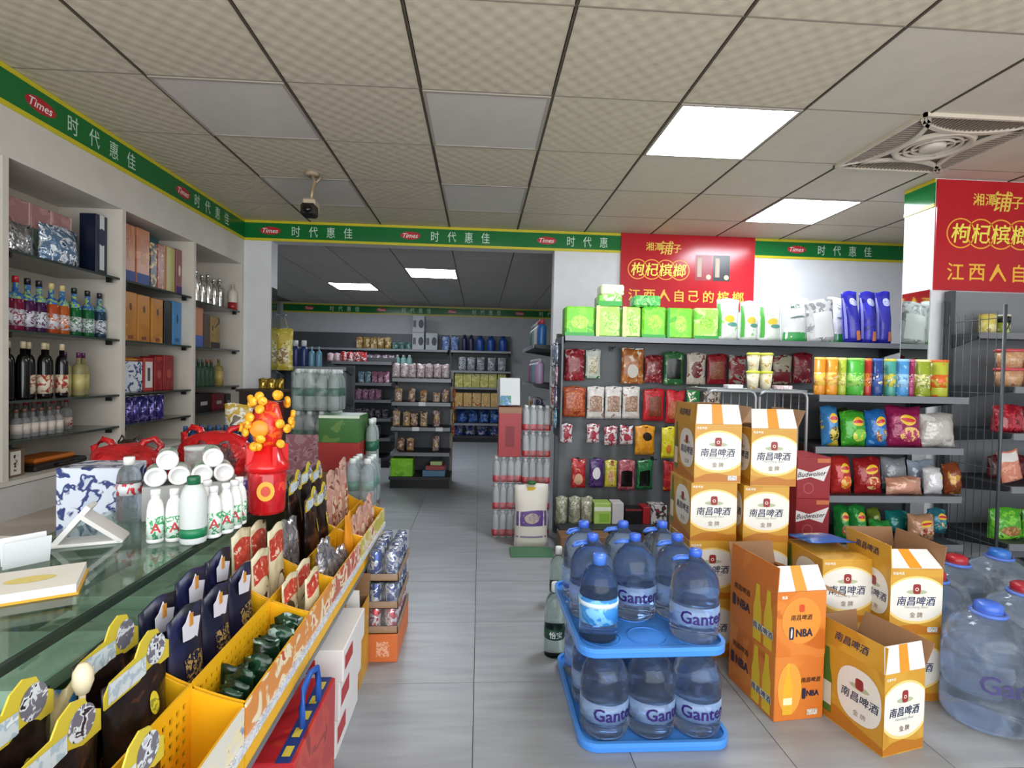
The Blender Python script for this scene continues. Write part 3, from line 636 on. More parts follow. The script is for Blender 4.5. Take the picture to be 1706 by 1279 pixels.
# milk bottles
MILKB = m('#e9ebe8', .35); MLAB = pr('#d8e8dc', '#3f9a63', '#e6ece8', 40, .4)
ml = [[*ctop(x, y)[:2]] for x, y in ((322, 903), (262, 902), (287, 900), (357, 893), (376, 886), (388, 880), (398, 872), (345, 880))]
mr_ = [.032]+[.0205]*7
for _ in range(60):                                   # bottles stand side by side, none inside another
    for a_ in range(8):
        for b_ in range(a_+1, 8):
            dx, dy = ml[b_][0]-ml[a_][0], ml[b_][1]-ml[a_][1]; dd = math.hypot(dx, dy); nd = mr_[a_]+mr_[b_]+.0005
            if dd < nd:
                k = (nd-dd)/2/dd; ml[a_][0] -= dx*k; ml[a_][1] -= dy*k; ml[b_][0] += dx*k; ml[b_][1] += dy*k
for x, y in ml[1:]:
    bottle('milk_bottle', 'white milk drink bottle with a green and white label on the counter', 'bottle', (x, y, CZ), .02, .135, MILKB, m('#eceeee', .4), MLAB, rz=.55, sh=.5, rn=.5, nk=.82, lz=(.08, .5), txt='A', tmat=m('#c23b44'), tsize=.035, group='white milk drink bottles')
bottle('milk_bottle', 'large white bottle with dark green cap and green band', 'bottle', (*ml[0], CZ), .031, .17, clear('#e6ecea', 1.2, .2, .3), m('#0d5a38', .4), m('#17764c', .4), rz=.4, sh=.62, rn=.45, nk=.88, lz=(.1, .24))
# white canisters lying with their lids to the aisle, on a shallow carton
q = ctop(335, 842, .78); DCX, DCY = q.x-.042, q.y+.03
box('display_carton', 'shallow white carton under the lying white canisters', 'carton', (DCX, DCY, CZ), .25, .11, .1, m('#a9aaa8', .5), .5)
for u, hz in ((-.092, .878), (-.034, .878), (.024, .878), (.082, .878), (-.063, .9255), (.053, .9255)):
    t = thing('canister', 'white canister with a green label lying on its side in the counter pile', 'canister', (DCX+u*math.cos(.5)+.05*math.sin(.5), DCY+u*math.sin(.5)-.05*math.cos(.5), hz), .5, 'white canisters in the counter pile', rx=math.pi/2)
    part('body', cached('wcb', lambda: MB().lathe([(0, -.09), (.026, -.09), (.027, -.085), (.027, 0)], 16).mesh('body', pr('#dfe5e0', '#6fae86', '#e9ecea', 18))), None, t)
    part('lid', cached('wcl', lambda: MB().lathe([(.028, 0), (.0285, .012), (.026, .018), (.021, .018), (.02, .014), (0, .014)], 18).mesh('lid', m('#eef0ef', .35))), None, t)
# plastic-wrapped jar, red bags
def crumple(name, label, cat, loc, sx, sy, sz, mat, seed, rz=0, amp=.16, parts=()):
    rnd = random.Random(seed); ph = [rnd.uniform(0, 6.3) for _ in range(8)]; mb = MB(); vs_ = []; fs = []; nu, nv = 20, 12
    for j in range(nv+1):
        th = math.pi*j/nv
        for i in range(nu):
            a = 2*math.pi*i/nu; r = 1+amp*(math.sin(3*a+ph[0]+2*th)*.6+math.sin(5*a+ph[1]-3*th)*.4+math.sin(7*th+ph[2]+a)*.35)
            st_ = math.sin(th)**.8
            vs_.append((sx*r*st_*math.cos(a), sy*r*st_*math.sin(a), sz*(.5-.5*math.cos(th))*(1+.3*amp*math.sin(2*a+ph[3])*st_)))
    for j in range(nv):
        for i in range(nu):
            k = (i+1) % nu; fs.append((j*nu+i, j*nu+k, (j+1)*nu+k, (j+1)*nu+i))
    mb.add(vs_, fs, 0, True)
    t = thing(name, label, cat, loc, rz); part('bag_body', mb, mat, t)
    for sg in (-1, 1):
        pts = [(sg*sx*.25, 0, sz*.86), (sg*sx*.4, sy*.1, sz*1.02), (sg*sx*.62, sy*.2, sz*1.06), (sg*sx*.8, sy*.1, sz*.95), (sg*sx*.72, 0, sz*.72)]
        part('bag_handle', MB().tube(pts, sx*.09, 7), mat, t)
    return t
REDB = film('#cc1d22', .75, .9, 18); REDS = pr('#c2191e', '#d8262a', '#8f1014', 12, .25, 0, .8)
a = P(205, 800, 'y', 2.1); crumple('plastic_bag', 'dark red plastic bag slumped behind the floral carton', 'bag', (a.x, 2.12, TZ), .14, .12, .24, pr('#b51c20', '#a0161b', '#7d1014', 8, .25, 0, .9), 5, .2)
a = P(342, 760, 'y', 2.47); crumple('plastic_bag', 'bright red plastic bag spread behind the white canisters', 'bag', (a.x+.03, 2.49, TZ), .165, .11, .25, REDS, 9, .1, .1)
a = P(318, 790, 'y', 1.95); crumple('plastic_bag', 'clear plastic bag full of dark candy beside the red bags', 'bag', (-1.03, 2.12, CZ), .08, .07, .15, film('#5a4546', .8, 1), 12, 0, .12)
a = P(280, 745, 'y', 2.55); crumple('plastic_bag', 'small black plastic bag between the two red bags', 'bag', (-1.515, 2.40, TZ), .055, .055, .22, pr('#2a1f1d', '#3a2a26', '#151010', 10, .3, 0, .8), 14)
can('plastic_jar', 'clear plastic jar standing behind the white canisters', 'jar', (-.98, 1.93, CZ), .045, .17, film('#dfe6e6', .35, .3), m('#d8dcda', .3), None)
# blue bottles crate behind
for r_ in range(2):
    for i in range(9):
        a = P(300+i*14, 735, 'y', 2.75)
        bottle('water_bottle', 'small bottled water with dark blue wrap in the row behind the red bag', 'bottle', (a.x, 2.80+.075*r_, TZ), .0208, .235, clear('#33558a', 1.2, .12, .35), m('#27456f', .4), m('#274a85', .4), sh=.7, rn=.5, nk=.88, lz=(.2, .6), group='dark blue water bottles')
pouch('gift_bag', 'gold and white bag standing behind the blue bottles', 'bag', (P(398, 660, 'y', 3.0).x, 3.0, TZ), .14, .34, .08, pr('#b99a3a', '#e0dcd2', '#6a5f4a', 16, .3), rz=.2, seed=21, flatb=True)
# red candy jar topped with yellow flowers
q = ctop(450, 852); jt = thing('candy_jar', 'red lollipop jar topped with a cluster of yellow discs on the counter', 'jar', (q.x-.01, q.y, CZ), .3)
part('jar_body', MB().lathe([(0, 0), (.05, 0), (.054, .01), (.056, .12), (.052, .135), (0, .135)], 20), pr('#b3161c', '#c4222a', '#e04a3a', 12, .15), jt)
part('jar_collar', MB().lathe([(.054, .13), (.064, .132), (.064, .15), (.05, .165), (.03, .23), (.0, .235)], 20), m('#cf1419', .2), jt)
for k in range(4): part('cage_bar', MB().box(-.006, .006, -.062, -.04, .15, .21), m('#d4181c', .2), jt, rot=(0, 0, k*math.pi/2+.4))
part('jar_emblem', MB().oval(0, .075, .025, .03, .0575, 0, n=18), m('#f0a81e', .4), jt)
part('emblem_core', MB().oval(0, .075, .014, .016, .0585, 0, n=14), m('#c8401c', .4), jt)
DISC = MB().lathe([(0, -.006), (.012, -.006), (.0145, 0), (.012, .006), (0, .006)], 14); DM = DISC.mesh('flower_disc', pr('#f0a41c', '#f4bb34', '#e0761c', 40, .4)); rnd = random.Random(3)
for k in range(34):
    th = rnd.uniform(0, 6.28); hh = rnd.uniform(.2, .37); rr = .062*math.sin((hh-.18)/.21*math.pi)**.6+.012
    part('lollipop_disc', DM, None, jt, (rr*math.cos(th), rr*math.sin(th), hh), (math.pi/2+rnd.uniform(-.5, .5), rnd.uniform(-.5, .5), th+math.pi/2))
part('big_disc', MB().lathe([(0, -.006), (.024, -.006), (.028, 0), (.024, .006), (0, .006)], 18), m('#ee8a1e', .4), jt, (-.02, -.055, .265), (math.pi/2, 0, -.2))
part('stem_core', MB().lathe([(0, .2), (.035, .2), (.05, .27), (.03, .34), (0, .35)], 12), pr('#d8281c', '#e8651e', '#c41818', 30), jt)
for i, (x, y, c1) in enumerate(((404, 850, '#5a4a9a'), (421, 848, '#c9a2b4'))):
    q = ctop(x, y); can('candy_tube', ('purple' if i == 0 else 'pale pink')+' candy tube beside the red lollipop jar', 'tube', (q.x, q.y+.02, CZ), .0145, .1, pr(c1, '#d8cfe0', '#8d6fae', 25), m('#c7b9c9', .3))

# ------------------------------------------------------------------ rack with yellow baskets along the counter
YB1 = m('#efb419', .38); 
def perforated(w, h, nx, nz, th=.004, border=.018):
    """upright sheet in the x-z plane with real slots"""
    xs_ = [0, border]; zs_ = [0, border]
    for k in range(nx): c0 = border+(w-2*border)*(k+.3)/nx; c1 = border+(w-2*border)*(k+.78)/nx; xs_ += [c0, c1]
    for k in range(nz): c0 = border+(h-2*border)*(k+.25)/nz; c1 = border+(h-2*border)*(k+.75)/nz; zs_ += [c0, c1]
    xs_ += [w]; zs_ += [h]; mb = MB(); nX, nZ = len(xs_), len(zs_)
    vs_ = [(x, y, z) for y in (0, th) for z in zs_ for x in xs_]; fs = []
    hole = lambda i, j: i >= 2 and j >= 2 and i % 2 == 0 and j % 2 == 0 and i < nX-2 and j < nZ-2
    N = nX*nZ
    for j in range(nZ-1):
        for i in range(nX-1):
            a, b, c, d = j*nX+i, j*nX+i+1, (j+1)*nX+i+1, (j+1)*nX+i
            if hole(i, j): fs += [(a, b, N+b, N+a), (b, c, N+c, N+b), (c, d, N+d, N+c), (d, a, N+a, N+d)]
            else: fs += [(a, b, c, d), (N+a, N+d, N+c, N+b)]
    for i in range(nX-1): fs += [(i, N+i, N+i+1, i+1), ((nZ-1)*nX+i, (nZ-1)*nX+i+1, N+(nZ-1)*nX+i+1, N+(nZ-1)*nX+i)]
    for j in range(nZ-1): fs += [(j*nX, (j+1)*nX, N+(j+1)*nX, N+j*nX), (j*nX+nX-1, N+j*nX+nX-1, N+(j+1)*nX+nX-1, (j+1)*nX+nX-1)]
    return mb.add(vs_, fs)
BX0, BXM, BX1, BZ = -.695, -.555, -.452, .40
rk = thing('basket_rack', 'metal rack holding yellow baskets along the counter front', 'rack', (0, 0, 0))
part('support_tray', MB().box(BX0, BX1, .35, 2.62, BZ-.02, BZ-.004), LGREY, rk)
for y in (.45, 1.12, 1.585, 2.58):
    part('leg', MB().box(BX0+.005, BX0+.025, y, y+.02, 0, BZ-.02), LGREY, rk); part('leg', MB().box(BX1-.09, BX1-.07, y, y+.02, 0, BZ-.02), LGREY, rk)
strips = [(.36, .82, '#e2ddc8', 'white and yellow'), (.83, 1.06, '#dcd9cc', 'white'), (1.07, 1.68, '#d98a3c', 'orange'), (1.69, 2.08, '#b8604a', 'red'), (2.09, 2.6, '#c4b84a', 'yellow')]
for a, b, c1, nm in strips:
    part('advert_strip', MB().box(BX1, BX1+.004, a, b, .467, .533), pr(c1, '#e8dcb8', '#c4472e' if nm != 'white' else '#8a99b4', 11, .35), rk)
part('price_rail', MB().box(BX1, BX1+.009, .36, 2.6, .447, .466), pr('#dfe2e8', '#b4bcc8', '#f0f0f2', 60), rk)
def basket(a, b, label):
    t = thing('yellow_basket', label, 'basket', (0, 0, 0))
    part('basket_floor', MB().box(BX0, BX1-.002, a, b, BZ-.004, BZ), YB1, t)
    w = b-a
    part('back_wall', cached(('pw', round(w, 3), .2), lambda: perforated(w, .2, max(4, int(w/.024)), 7).mesh('back_wall', YB1)), None, t, (BX0, a, BZ), (0, 0, RZ))
    part('middle_wall', cached(('pw', round(w, 3), .175), lambda: perforated(w, .175, max(4, int(w/.024)), 6).mesh('middle_wall', YB1)), None, t, (BXM, a, BZ), (0, 0, RZ))
    part('front_wall', MB().box(BX1-.006, BX1-.002, a, b, BZ, .53), YB1, t)
    out = [(BX0, BZ)]+[(BX1-.004, BZ), (BX1-.004, .532)]
    for k in range(9):
        u = k/8; out.append((BX1-.004-(BX1-.004-BX0-.05)*math.sin(u*math.pi/2)**1.1*1.0, .532+.098*(1-math.cos(u*math.pi/2))**.62))
    out += [(BX0, .632)]
    for y in (a, b-.004): part('side_wall', MB().prism([(-x, z_) for x, z_ in out], y, y+.004, 0, '+y'), YB1, t)
    return t
for a, b, lb in ((.36, .70, 'yellow basket at the end of the rack by the paper pad'), (.705, 1.075, 'yellow basket filled with black bags with yellow headers'), (1.08, 1.475, 'yellow basket with navy bags behind and green packets in front'), (1.48, 1.72, 'yellow basket of cream and red wafer packets'), (1.725, 2.15, 'yellow basket of silver packets'), (2.155, 2.6, 'yellow basket of pink packets at the far end of the rack')):
    basket(a, b, lb)
# black bags with cut-out yellow headers
BLK = pr('#160f0d', '#241612', '#4a2a18', 10, .3, 0, .3); YH = m('#cdb93a', .4); WH = pr('#cfd8dc', '#a9bcc8', '#e6e8e8', 30)
HDR = [(-.5, 0), (.5, 0), (.5, .45), (.38, .62), (.3, .95), (.16, 1.05), (.02, .9), (-.06, .62), (-.42, .52), (-.5, .3)]
def black_bag(x, y, h, rz, seed, w=.17, z=BZ, tilt=-.12, group='black bags with yellow headers', hz=True):
    t = thing('snack_bag', ('tall slim black snack bag with a yellow header standing behind silver packets' if w < .15 else 'wide black bag with yellow header in the '+('aisle-side' if x > -.56 else 'counter-side')+' half of the '+('end' if y < .7 else 'second')+' basket'), 'bag', (x, y, z), rz, group if w < .15 else 'black bags '+('aisle side' if x > -.56 else 'counter side')+(' end' if y < .7 else ' second')+' basket', rx=tilt)
    k = ('bb', w, h, seed % 3)
    part('bag_body', cached(k, lambda: pouch_mesh(w, h, .05, BLK, seed % 3, True)), None, t)
    part('header_card', cached(('bbh', w, h), lambda: MB().prism([(u*w*1.0, h*.86+v*.075) for u, v in HDR], .003, .006, 0, '-y').mesh('header_card', YH)), None, t)
    part('header_print', cached(('bbp', w, h), lambda: MB().rect(-w*.46, w*.1, h*.875, h*.86+.038, .0066).mesh('header_print', WH)), None, t)
    part('header_picture', cached(('bbq', w, h), lambda: MB().oval(w*.27, h*.86+.036, w*.16, .027, .0066).mesh('header_picture', pr('#6e6c78', '#d5dade', '#2c2730', 40))), None, t)
    f = psurf(w, h, .05, seed % 3, True)
    part('sticker', cached(('bbs', w, h, seed % 3), lambda: patch_mesh(w, h, .05, seed % 3, pr('#d8c433', '#8f8a2a', '#e8dc62', 50), .2, .66, .16, .075, True, True, .002)), None, t)
    part('flame_print', cached(('bbf', w, h, seed % 3), lambda: patch_mesh(w, h, .05, seed % 3, pr('#2a1510', '#8a4a20', '#1a0f0c', 30), -.05, .3, .6, .2, True, True, .001)), None, t)
for i, (x, y, h, w) in enumerate(((-.66, .54, .30, .17), (-.602, .605, .27, .17), (-.66, .787, .30, .152), (-.66, .993, .30, .152), (-.602, .797, .25, .168), (-.602, .984, .27, .168),
                                (-.503, .449, .22, .158), (-.503, .613, .225, .158), (-.503, .795, .2, .165))):
    black_bag(x, y, h, 1.53, i, w=w, tilt=-.015)
t = thing('spoon', 'long cream wooden spoon stuck among the black bags', 'spoon', (-.631, .8905, .402), 1.5)
part('handle', MB().tube([(0, 0, 0), (0, 0, .2), (0, .001, .27)], .005), m('#d8c9a2', .5), t); part('spoon_bowl', MB().lathe([(0, .262), (.009, .267), (.015, .285), (.014, .302), (.007, .314), (0, .316)], 14), m('#e0d4b4', .45), t)
pouch('snack_bag', 'blue and tan pouch between the black bags', 'bag', (-.66, .89, BZ), .05, .28, .03, pr('#2f6a94', '#b8a878', '#c9b98c', 8), rz=1.53, seed=31, flatb=True)
# navy bags with white tags
NAVY = pr('#15172f', '#1c1f48', '#0d0e1c', 6, .35)
for i, (x, y, h) in enumerate(((-.66, 1.15, .31), (-.66, 1.2775, .315), (-.66, 1.405, .32), (-.606, 1.15, .29), (-.606, 1.2775, .285), (-.606, 1.405, .28))):
    t = thing('snack_bag', 'tall navy gift bag with a small white tag and gold lettering', 'bag', (x, y, BZ), 1.54, 'navy gift bags in the basket', rx=-.015)
    part('bag_body', cached(('nv', round(h, 2), i % 3), lambda: pouch_mesh(.121, round(h, 2), .045, NAVY, i % 3, True)), None, t)
    hh = round(h, 2)
    part('white_tag', cached(('nvt', hh), lambda: MB().prism([(-.028, hh*.80), (.022, hh*.76), (.034, hh*.9), (.006, hh*.93), (-.004, hh*.99), (-.018, hh*.93), (-.03, hh*.91)], .012, .0135, 0, '-y').mesh('white_tag', m('#d6d4de', .5))), None, t)
    part('ribbon', cached(('nvr', hh), lambda: MB().box(-.008, .004, -.0155, -.0138, hh*.88, hh*.97).mesh('ribbon', m('#c98a3c', .5))), None, t)
    part('lettering', cached(('nvl', hh, i % 3), lambda: patch_mesh(.121, hh, .045, i % 3, pr('#1a1a30', '#a58a4c', '#8a7344', 90), 0, .58, .5, .09, False, True, .0012)), None, t)
# dark green packets lying loose in the front compartment
GPK = pr('#0e2a1c', '#17402a', '#9fb8b4', 16, .2, .1, .4); rnd = random.Random(11)
for i in range(14):
    pouch('wafer_packet', 'small dark green packet among the loose packets of the front compartment', 'packet', (-.503+rnd.uniform(-.012, .012), 1.106+i*.0266, .401), .062, .115+rnd.uniform(0, .035), .02, GPK, rz=rnd.uniform(-.07, .07), rx=-.06, ry=rnd.uniform(-.12, .12), seed=i % 4, group='dark green packets', flatb=False)
# cream and red wafer packets
CRM = pr('#d9cfae', '#c9bd98', '#3f2a1e', 9, .3); CRT = pr('#b53a2e', '#c8503f', '#e0c9b4', 40, .3)
for i, (x, y, h, z_) in enumerate(((-.66, 1.543, .34, BZ), (-.66, 1.657, .33, BZ), (-.608, 1.657, .32, BZ), (-.608, 1.543, .28, BZ), (-.526, 1.543, .21, BZ), (-.482, 1.60, .2, BZ), (-.526, 1.657, .21, BZ))):
    pouch('wafer_packet', 'cream wafer packet with a red top band and brown wafers', 'packet', (x, y, z_), .108, h, .03, CRM, ((0, .82, .9, .1, CRT, False), (.1, .4, .5, .16, pr('#e4dcc6', '#3a2418', '#8a5a34', 20), True)), rz=1.53, rx=-.02, seed=i % 3, group='cream and red wafer packets', flatb=True)
SIL = pr('#b9b6b8', '#8d8a90', '#dcdade', 18, .2, .7, .6)
for i, (x, y, h) in enumerate(((-.63, 1.774, .3), (-.63, 1.862, .29), (-.503, 1.763, .24), (-.503, 1.829, .23), (-.503, 1.895, .17), (-.503, 1.961, .15), (-.503, 2.027, .14))):
    pouch('snack_bag', 'silver foil packet standing in the basket', 'packet', (x, y, BZ), .084 if x < -.6 else .063, h, .04, SIL, rz=1.53, rx=-.02, seed=i % 3, group='silver foil packets')
for i, (x, y, h) in enumerate(((-.66, 1.966, .41), (-.66, 2.087, .42), (-.66, 2.222, .4), (-.602, 1.966, .34), (-.602, 2.087, .33))):
    black_bag(x, y, h, 1.53, i+40, w=.116, tilt=-.01, group='tall black bags with yellow headers')
PNK = pr('#b98a7a', '#c9a08f', '#7a4a3c', 12, .3)
for i, (x, y, h) in enumerate(((-.63, 2.335, .36), (-.63, 2.438, .35), (-.63, 2.541, .38), (-.503, 2.213, .2), (-.503, 2.317, .21), (-.503, 2.421, .2), (-.503, 2.525, .22))):
    pouch('snack_bag', 'dusty pink snack pouch at the far end of the rack', 'bag', (x, y, BZ), .1, h, .04, PNK, ((0, .5, .6, .2, pr('#d8c0a8', '#a85a3c', '#7a3a2c', 25), True),), rz=1.53, rx=-.02, seed=i % 3, group='dusty pink pouches', flatb=True)
pouch('snack_bag', 'orange pouch leaning at the basket wall beside silver packets', 'bag', (-.503, 2.101, BZ), .072, .24, .04, pr('#d98a1e', '#e0a034', '#c46a1a', 7), rz=1.53, seed=5, flatb=True)
# ------------------------------------------------------------------ goods on the floor below the rack
def can_tray(label, x0, x1, y0, y1, z, hexa, nm, h=.1, R=.026):
    t = thing('can_tray', label, 'case', ((x0+x1)/2, (y0+y1)/2, z))
    w, d = x1-x0, y1-y0
    part('cardboard_tray', MB().box(-w/2, w/2, -d/2, -d/2+.003, 0, .03).box(-w/2, w/2, d/2-.003, d/2, 0, .03).box(-w/2, -w/2+.003, -d/2, d/2, 0, .03).box(w/2-.003, w/2, -d/2, d/2, 0, .03).box(-w/2, w/2, -d/2, d/2, 0, .003), m('#9c7b5c', .7), t)
    nx, ny = max(1, int(w/(2*R))), max(1, int(d/(2*R)))
    cm_ = cached(('tc', hexa), lambda: MB().lathe([(0, 0), (R*.85, 0), (R*.97, .008), (R*.97, h*.88), (R*.8, h*.95), (R*.8, h*.97), (0, h*.96)], 12).mesh('can', pr(hexa, '#d8dce4', hexa, 24, .22, .5)))
    tp = cached('tct', lambda: MB().lathe([(0, h*.965), (R*.8, h*.97), (R*.78, h*.985), (0, h*.975)], 12).mesh('can_top', STEEL))
    for i in range(nx):
        for j in range(ny):
            c = part('can', cm_, None, t, (-w/2+w*(i+.5)/nx, -d/2+d*(j+.5)/ny, .003)); part('can_top', tp, None, c)
    part('shrink_wrap', MB().box(-w/2-.001, w/2+.001, -d/2-.001, d/2+.001, .001, h+.002), film('#e8eef4', .12, .5, 10), t, bevel=.01)
box('drink_case', 'orange drink carton at the foot of the can stack', 'carton', (-.383, 2.36, 0), .13, .34, .115, m('#d4703a', .5), 0, bands=((.35, .75, .2, .75, pr('#e6b090', '#d4703a', '#e8c4a8', 60)),))
can_tray('shrink-wrapped tray of red cans on the orange carton', -.448, -.318, 2.2, 2.53, .115, '#b0303c', 'red')
can_tray('shrink-wrapped tray of blue cans resting on the red cans', -.448, -.318, 2.2, 2.53, .218, '#27407f', 'blue')
can_tray('topmost shrink-wrapped tray of blue cans on the stack', -.448, -.318, 2.2, 2.53, .332, '#2a468c', 'blue', .12)
for k, (z_, h) in enumerate(((0, .12), (.12, .12), (.24, .1))):
    dc = box('drink_case', ('lowest', 'middle', 'topmost')[k]+' white carton with red stripe of the stack under the rack', 'carton', (-.505+.01*k, 1.79, z_), .17, .3, h, m('#dedad8', .5), 0, bands=((0, .5, .28, .72, m('#b3242c')),)); part('printed_panel', MB().rect(-.13, -.03, h*.28, h*.72, .0856, 0, '+x'), m('#b3242c', .4), dc)
t = box('gift_case', 'blue, yellow and red striped gift carton with a blue carry handle', 'carton', (-.50, 1.38, 0), .2, .34, .31, pr('#b3262c', '#c23a2c', '#8f1d22', 6), 0)
part('printed_band', MB().rect(-.1, -.04, .17*-1, .17, .3105, 0, '+z'), m('#c9a93a', .4), t)
for x in (-.03, .055): part('printed_band', MB().rect(x, x+.035, -.17, .17, .3105, 0, '+z'), m('#223a7c', .4), t)
for x in (-.03, .055):
    for k in range(5): part('printed_mark', MB().rect(x+.008, x+.027, -.15+k*.065, -.115+k*.065, .3112, 0, '+z'), m('#d8c24a', .4), t)
part('carry_handle', MB().tube([(.078, -.05, .308), (.076, -.05, .36), (.078, -.04, .405), (.08, .0, .42), (.082, .05, .405), (.084, .06, .36), (.084, .06, .308)], .008, 8), m('#1f52a8', .4), t)
# ------------------------------------------------------------------ back room
YC = 5.45
gondola('shelf_unit', 'bread shelf unit standing alone in the aisle of the back room', (-.905, YC, 0), .62, .42, 1.2, ((1.12, .34), (.875, .36), (.62, .38), (.365, .40)), frame=m('#8a857a', .5), deck=.12, rail=True)
BRD = [pr('#b58a58', '#d8c4a0', '#6d4326', 16, .35), pr('#7d5a48', '#cdb8a8', '#4a2f28', 16, .35), pr('#c9b79a', '#a8764a', '#e0d6c8', 16, .35), pr('#8d6f6a', '#d9cfc8', '#b0523a', 16, .35)]
BN = ['golden', 'brown', 'cream', 'rosy']
def cx(px, y, py=620): return P(px, py, 'y', y).x
for r_, (z, items) in enumerate(((1.12, 0), (.875, ((663, 2, .14), (685, 1, .14), (705, 0, .12), (727, 2, .10), (742, 3, .13))), (.62, ((660, 2, .16), (677, 0, .15), (690, 1, .14), (706, 0, .15), (728, 3, .17))), (.365, ((668, 1, .13), (684, 0, .13), (727, 3, .15))))):
    if r_ == 0:
        for i, x in enumerate((659, 672, 686, 700, 714, 728, 742)):
            pouch('bread_bag', 'white and pink bread bag piled on top of the bread shelf unit', 'bag', (cx(x, YC+.2), YC+.22+.03*(i % 2), z), .082, .15, .09, pr('#d9cfd0', '#b58f94', '#efeff0', 20, .2, 0, .5), seed=i % 4, group='bread bags on the top', rx=-.2, flatb=True)
    else:
        for i, (x, k, h) in enumerate(items):
            pouch('bread_bag', f'{BN[k]} bread bag on the '+('upper', 'middle', 'lower')[r_-1]+' board of the bread shelf unit', 'bag', (cx(x, YC+.1), YC+.16, z), .076, h, .06, BRD[k], ((0, .5, .6, .25, BRD[(k+1) % 4], True),), seed=i % 4, rx=-.12, group='bread bags on the boards', flatb=True)
box('snack_carton', 'bright green carton on the base of the bread shelf unit', 'carton', (cx(671, YC), YC+.11, .12), .225, .18, .185, pr('#7fc42a', '#8fd23a', '#6ab01e', 7), 0)
box('snack_carton', 'flat blue carton on the base of the bread shelf unit', 'carton', (cx(725, YC), YC+.14, .12), .23, .22, .06, m('#5d86a8', .5)); box('snack_carton', 'flat red carton lying on the blue carton', 'carton', (cx(727, YC), YC+.15, .18), .2, .18, .045, m('#a84a48', .5))
box('snack_carton', 'small pale green carton on the red carton', 'carton', (cx(728, YC), YC+.15, .225), .12, .12, .04, m('#b9cf8f', .5))
for i, z in enumerate((.92, .79, .66, .53)):
    pouch('snack_bag', 'red and yellow packet hanging on the side of the bread shelf unit', 'packet', (-.262, YC+.06, z), .09, .12, .03, pr('#a3302a', '#c9a23a', '#6d2a20', 20), rz=RZ, seed=i % 3, group='packets on the side of the bread unit')
for z, xs_ in ((.875, (.32, )), (.62, (.26, .5))):
    for x in xs_: single('price_tag', 'white price tag clipped to the '+('upper board' if z > .7 else 'middle board')+' rail of the bread shelf unit', 'tag', MB().box(-.035, .035, -.002, .002, -.02, .02), m('#d5d8da', .5), (-.905+x, YC+(.06 if z > .7 else .04)-.0105, z-.014), 0, 'price tags on the bread shelf unit')
# rear wall shelving
YR = 9.1
gondola('rear_shelving', 'long dark shelving along the rear wall behind the bread unit', (-.52, YR, 0), 1.06, .5, 1.85, ((1.565, .4), (1.22, .42), (.935, .42), (.6, .45), (.32, .48)), deck=.1)
gondola('rear_shelving', 'long dark shelving along the rear wall with jars and noodles', (-3.4, YR, 0), 2.85, .5, 1.85, ((1.565, .4), (1.22, .42), (.9, .42), (.55, .45)), deck=.1)
def row(name, label, cat, kind, z, pxs, y, w, h, mat, group, cap=None, d=.06):
    for i, x in enumerate(pxs):
        X = cx(x, y)
        if kind == 'bottle': bottle(name, label, cat, (X, y, z), w/2, h, mat, cap or WHITE, group=group, sh=.66, rn=.42, nk=.86, n=10)
        elif kind == 'can': can(name, label, cat, (X, y, z), w/2, h, mat, cap or mat, group)
        elif kind == 'box': box(name, label, cat, (X, y, z), w, d, h, mat, group=group)
        else: pouch(name, label, cat, (X, y, z), w, h, d, mat, seed=i % 4, group=group, flatb=True)
YI = YR+.22
row('detergent_jug', 'blue detergent jug on the top board of the rear shelving', 'jug', 'bottle', 1.565, (799, 817, 837), YI, .148, .27, m('#1f4fa0', .3), 'blue detergent jugs', m('#17386f', .4))
row('detergent_jug', 'dark purple detergent jug between the blue ones', 'jug', 'bottle', 1.565, (773, 784), YI, .1, .28, m('#2c2a55', .3), 'dark detergent jugs', m('#1a1830', .4))
row('detergent_jug', 'pale blue detergent bag on the top board', 'bag', 'pouch', 1.565, (742, 757), YI, .13, .24, pr('#5a7fc0', '#b4c4e0', '#2c4c94', 9), 'pale blue detergent bags', d=.08)
for i, (x, z) in enumerate(((697, 1.565), (697, 1.86), (719, 1.565))):
    box('appliance_box', ('white appliance box with a dark round window under another', 'topmost white appliance box with a dark round window', 'white appliance box beside the pair of stacked ones')[i], 'box', (cx(x, YI), YI, z), .2, .2, .29, m('#a9abb0', .5), bands=((.5, .95, .25, .75, m('#3a3c44'), 1), (.05, .3, .3, .7, m('#50525a'))))
row('household_pack', 'grey and white household pack on the rear shelving', 'pack', 'pouch', 1.22, (770, 785, 801, 819, 836), YI, .142, .24, pr('#8d8f94', '#c9cdd2', '#4a4c58', 12), 'grey and white household packs', d=.08)
row('tissue_pack', 'yellow household pack on the rear shelving', 'pack', 'box', .935, (765, 779, 793, 807, 821, 836), YI, .14, .24, pr('#b9b04a', '#d9d27a', '#8f8a34', 9), 'yellow household packs', d=.14)
row('tissue_pack', 'orange household pack under the yellow packs', 'pack', 'box', .6, (765, 780, 795, 810, 825, 839), YI, .145, .24, pr('#c9a25a', '#d8b878', '#b5482e', 9), 'orange household packs', d=.14)
row('washing_powder', 'blue washing powder bag on the rear shelving', 'bag', 'pouch', .32, (772, 790, 808, 826, 842), YI, .17, .22, pr('#274a94', '#6a94cc', '#1c3470', 10), 'blue washing powder bags', d=.1)
row('washing_powder', 'white and blue washing powder bag on the base deck', 'bag', 'pouch', .1, (765, 785, 805, 825), YI, .18, .18, pr('#3a57a8', '#cfd3e0', '#a8344a', 10), 'white and blue powder bags', d=.1)
row('noodle_pack', 'gold and brown packet on the top of the rear shelving', 'packet', 'pouch', 1.565, (598, 610, 622, 634, 646), YI, .116, .2, pr('#8d6a34', '#d4c089', '#5a3a22', 12), 'gold and brown packets', d=.06)
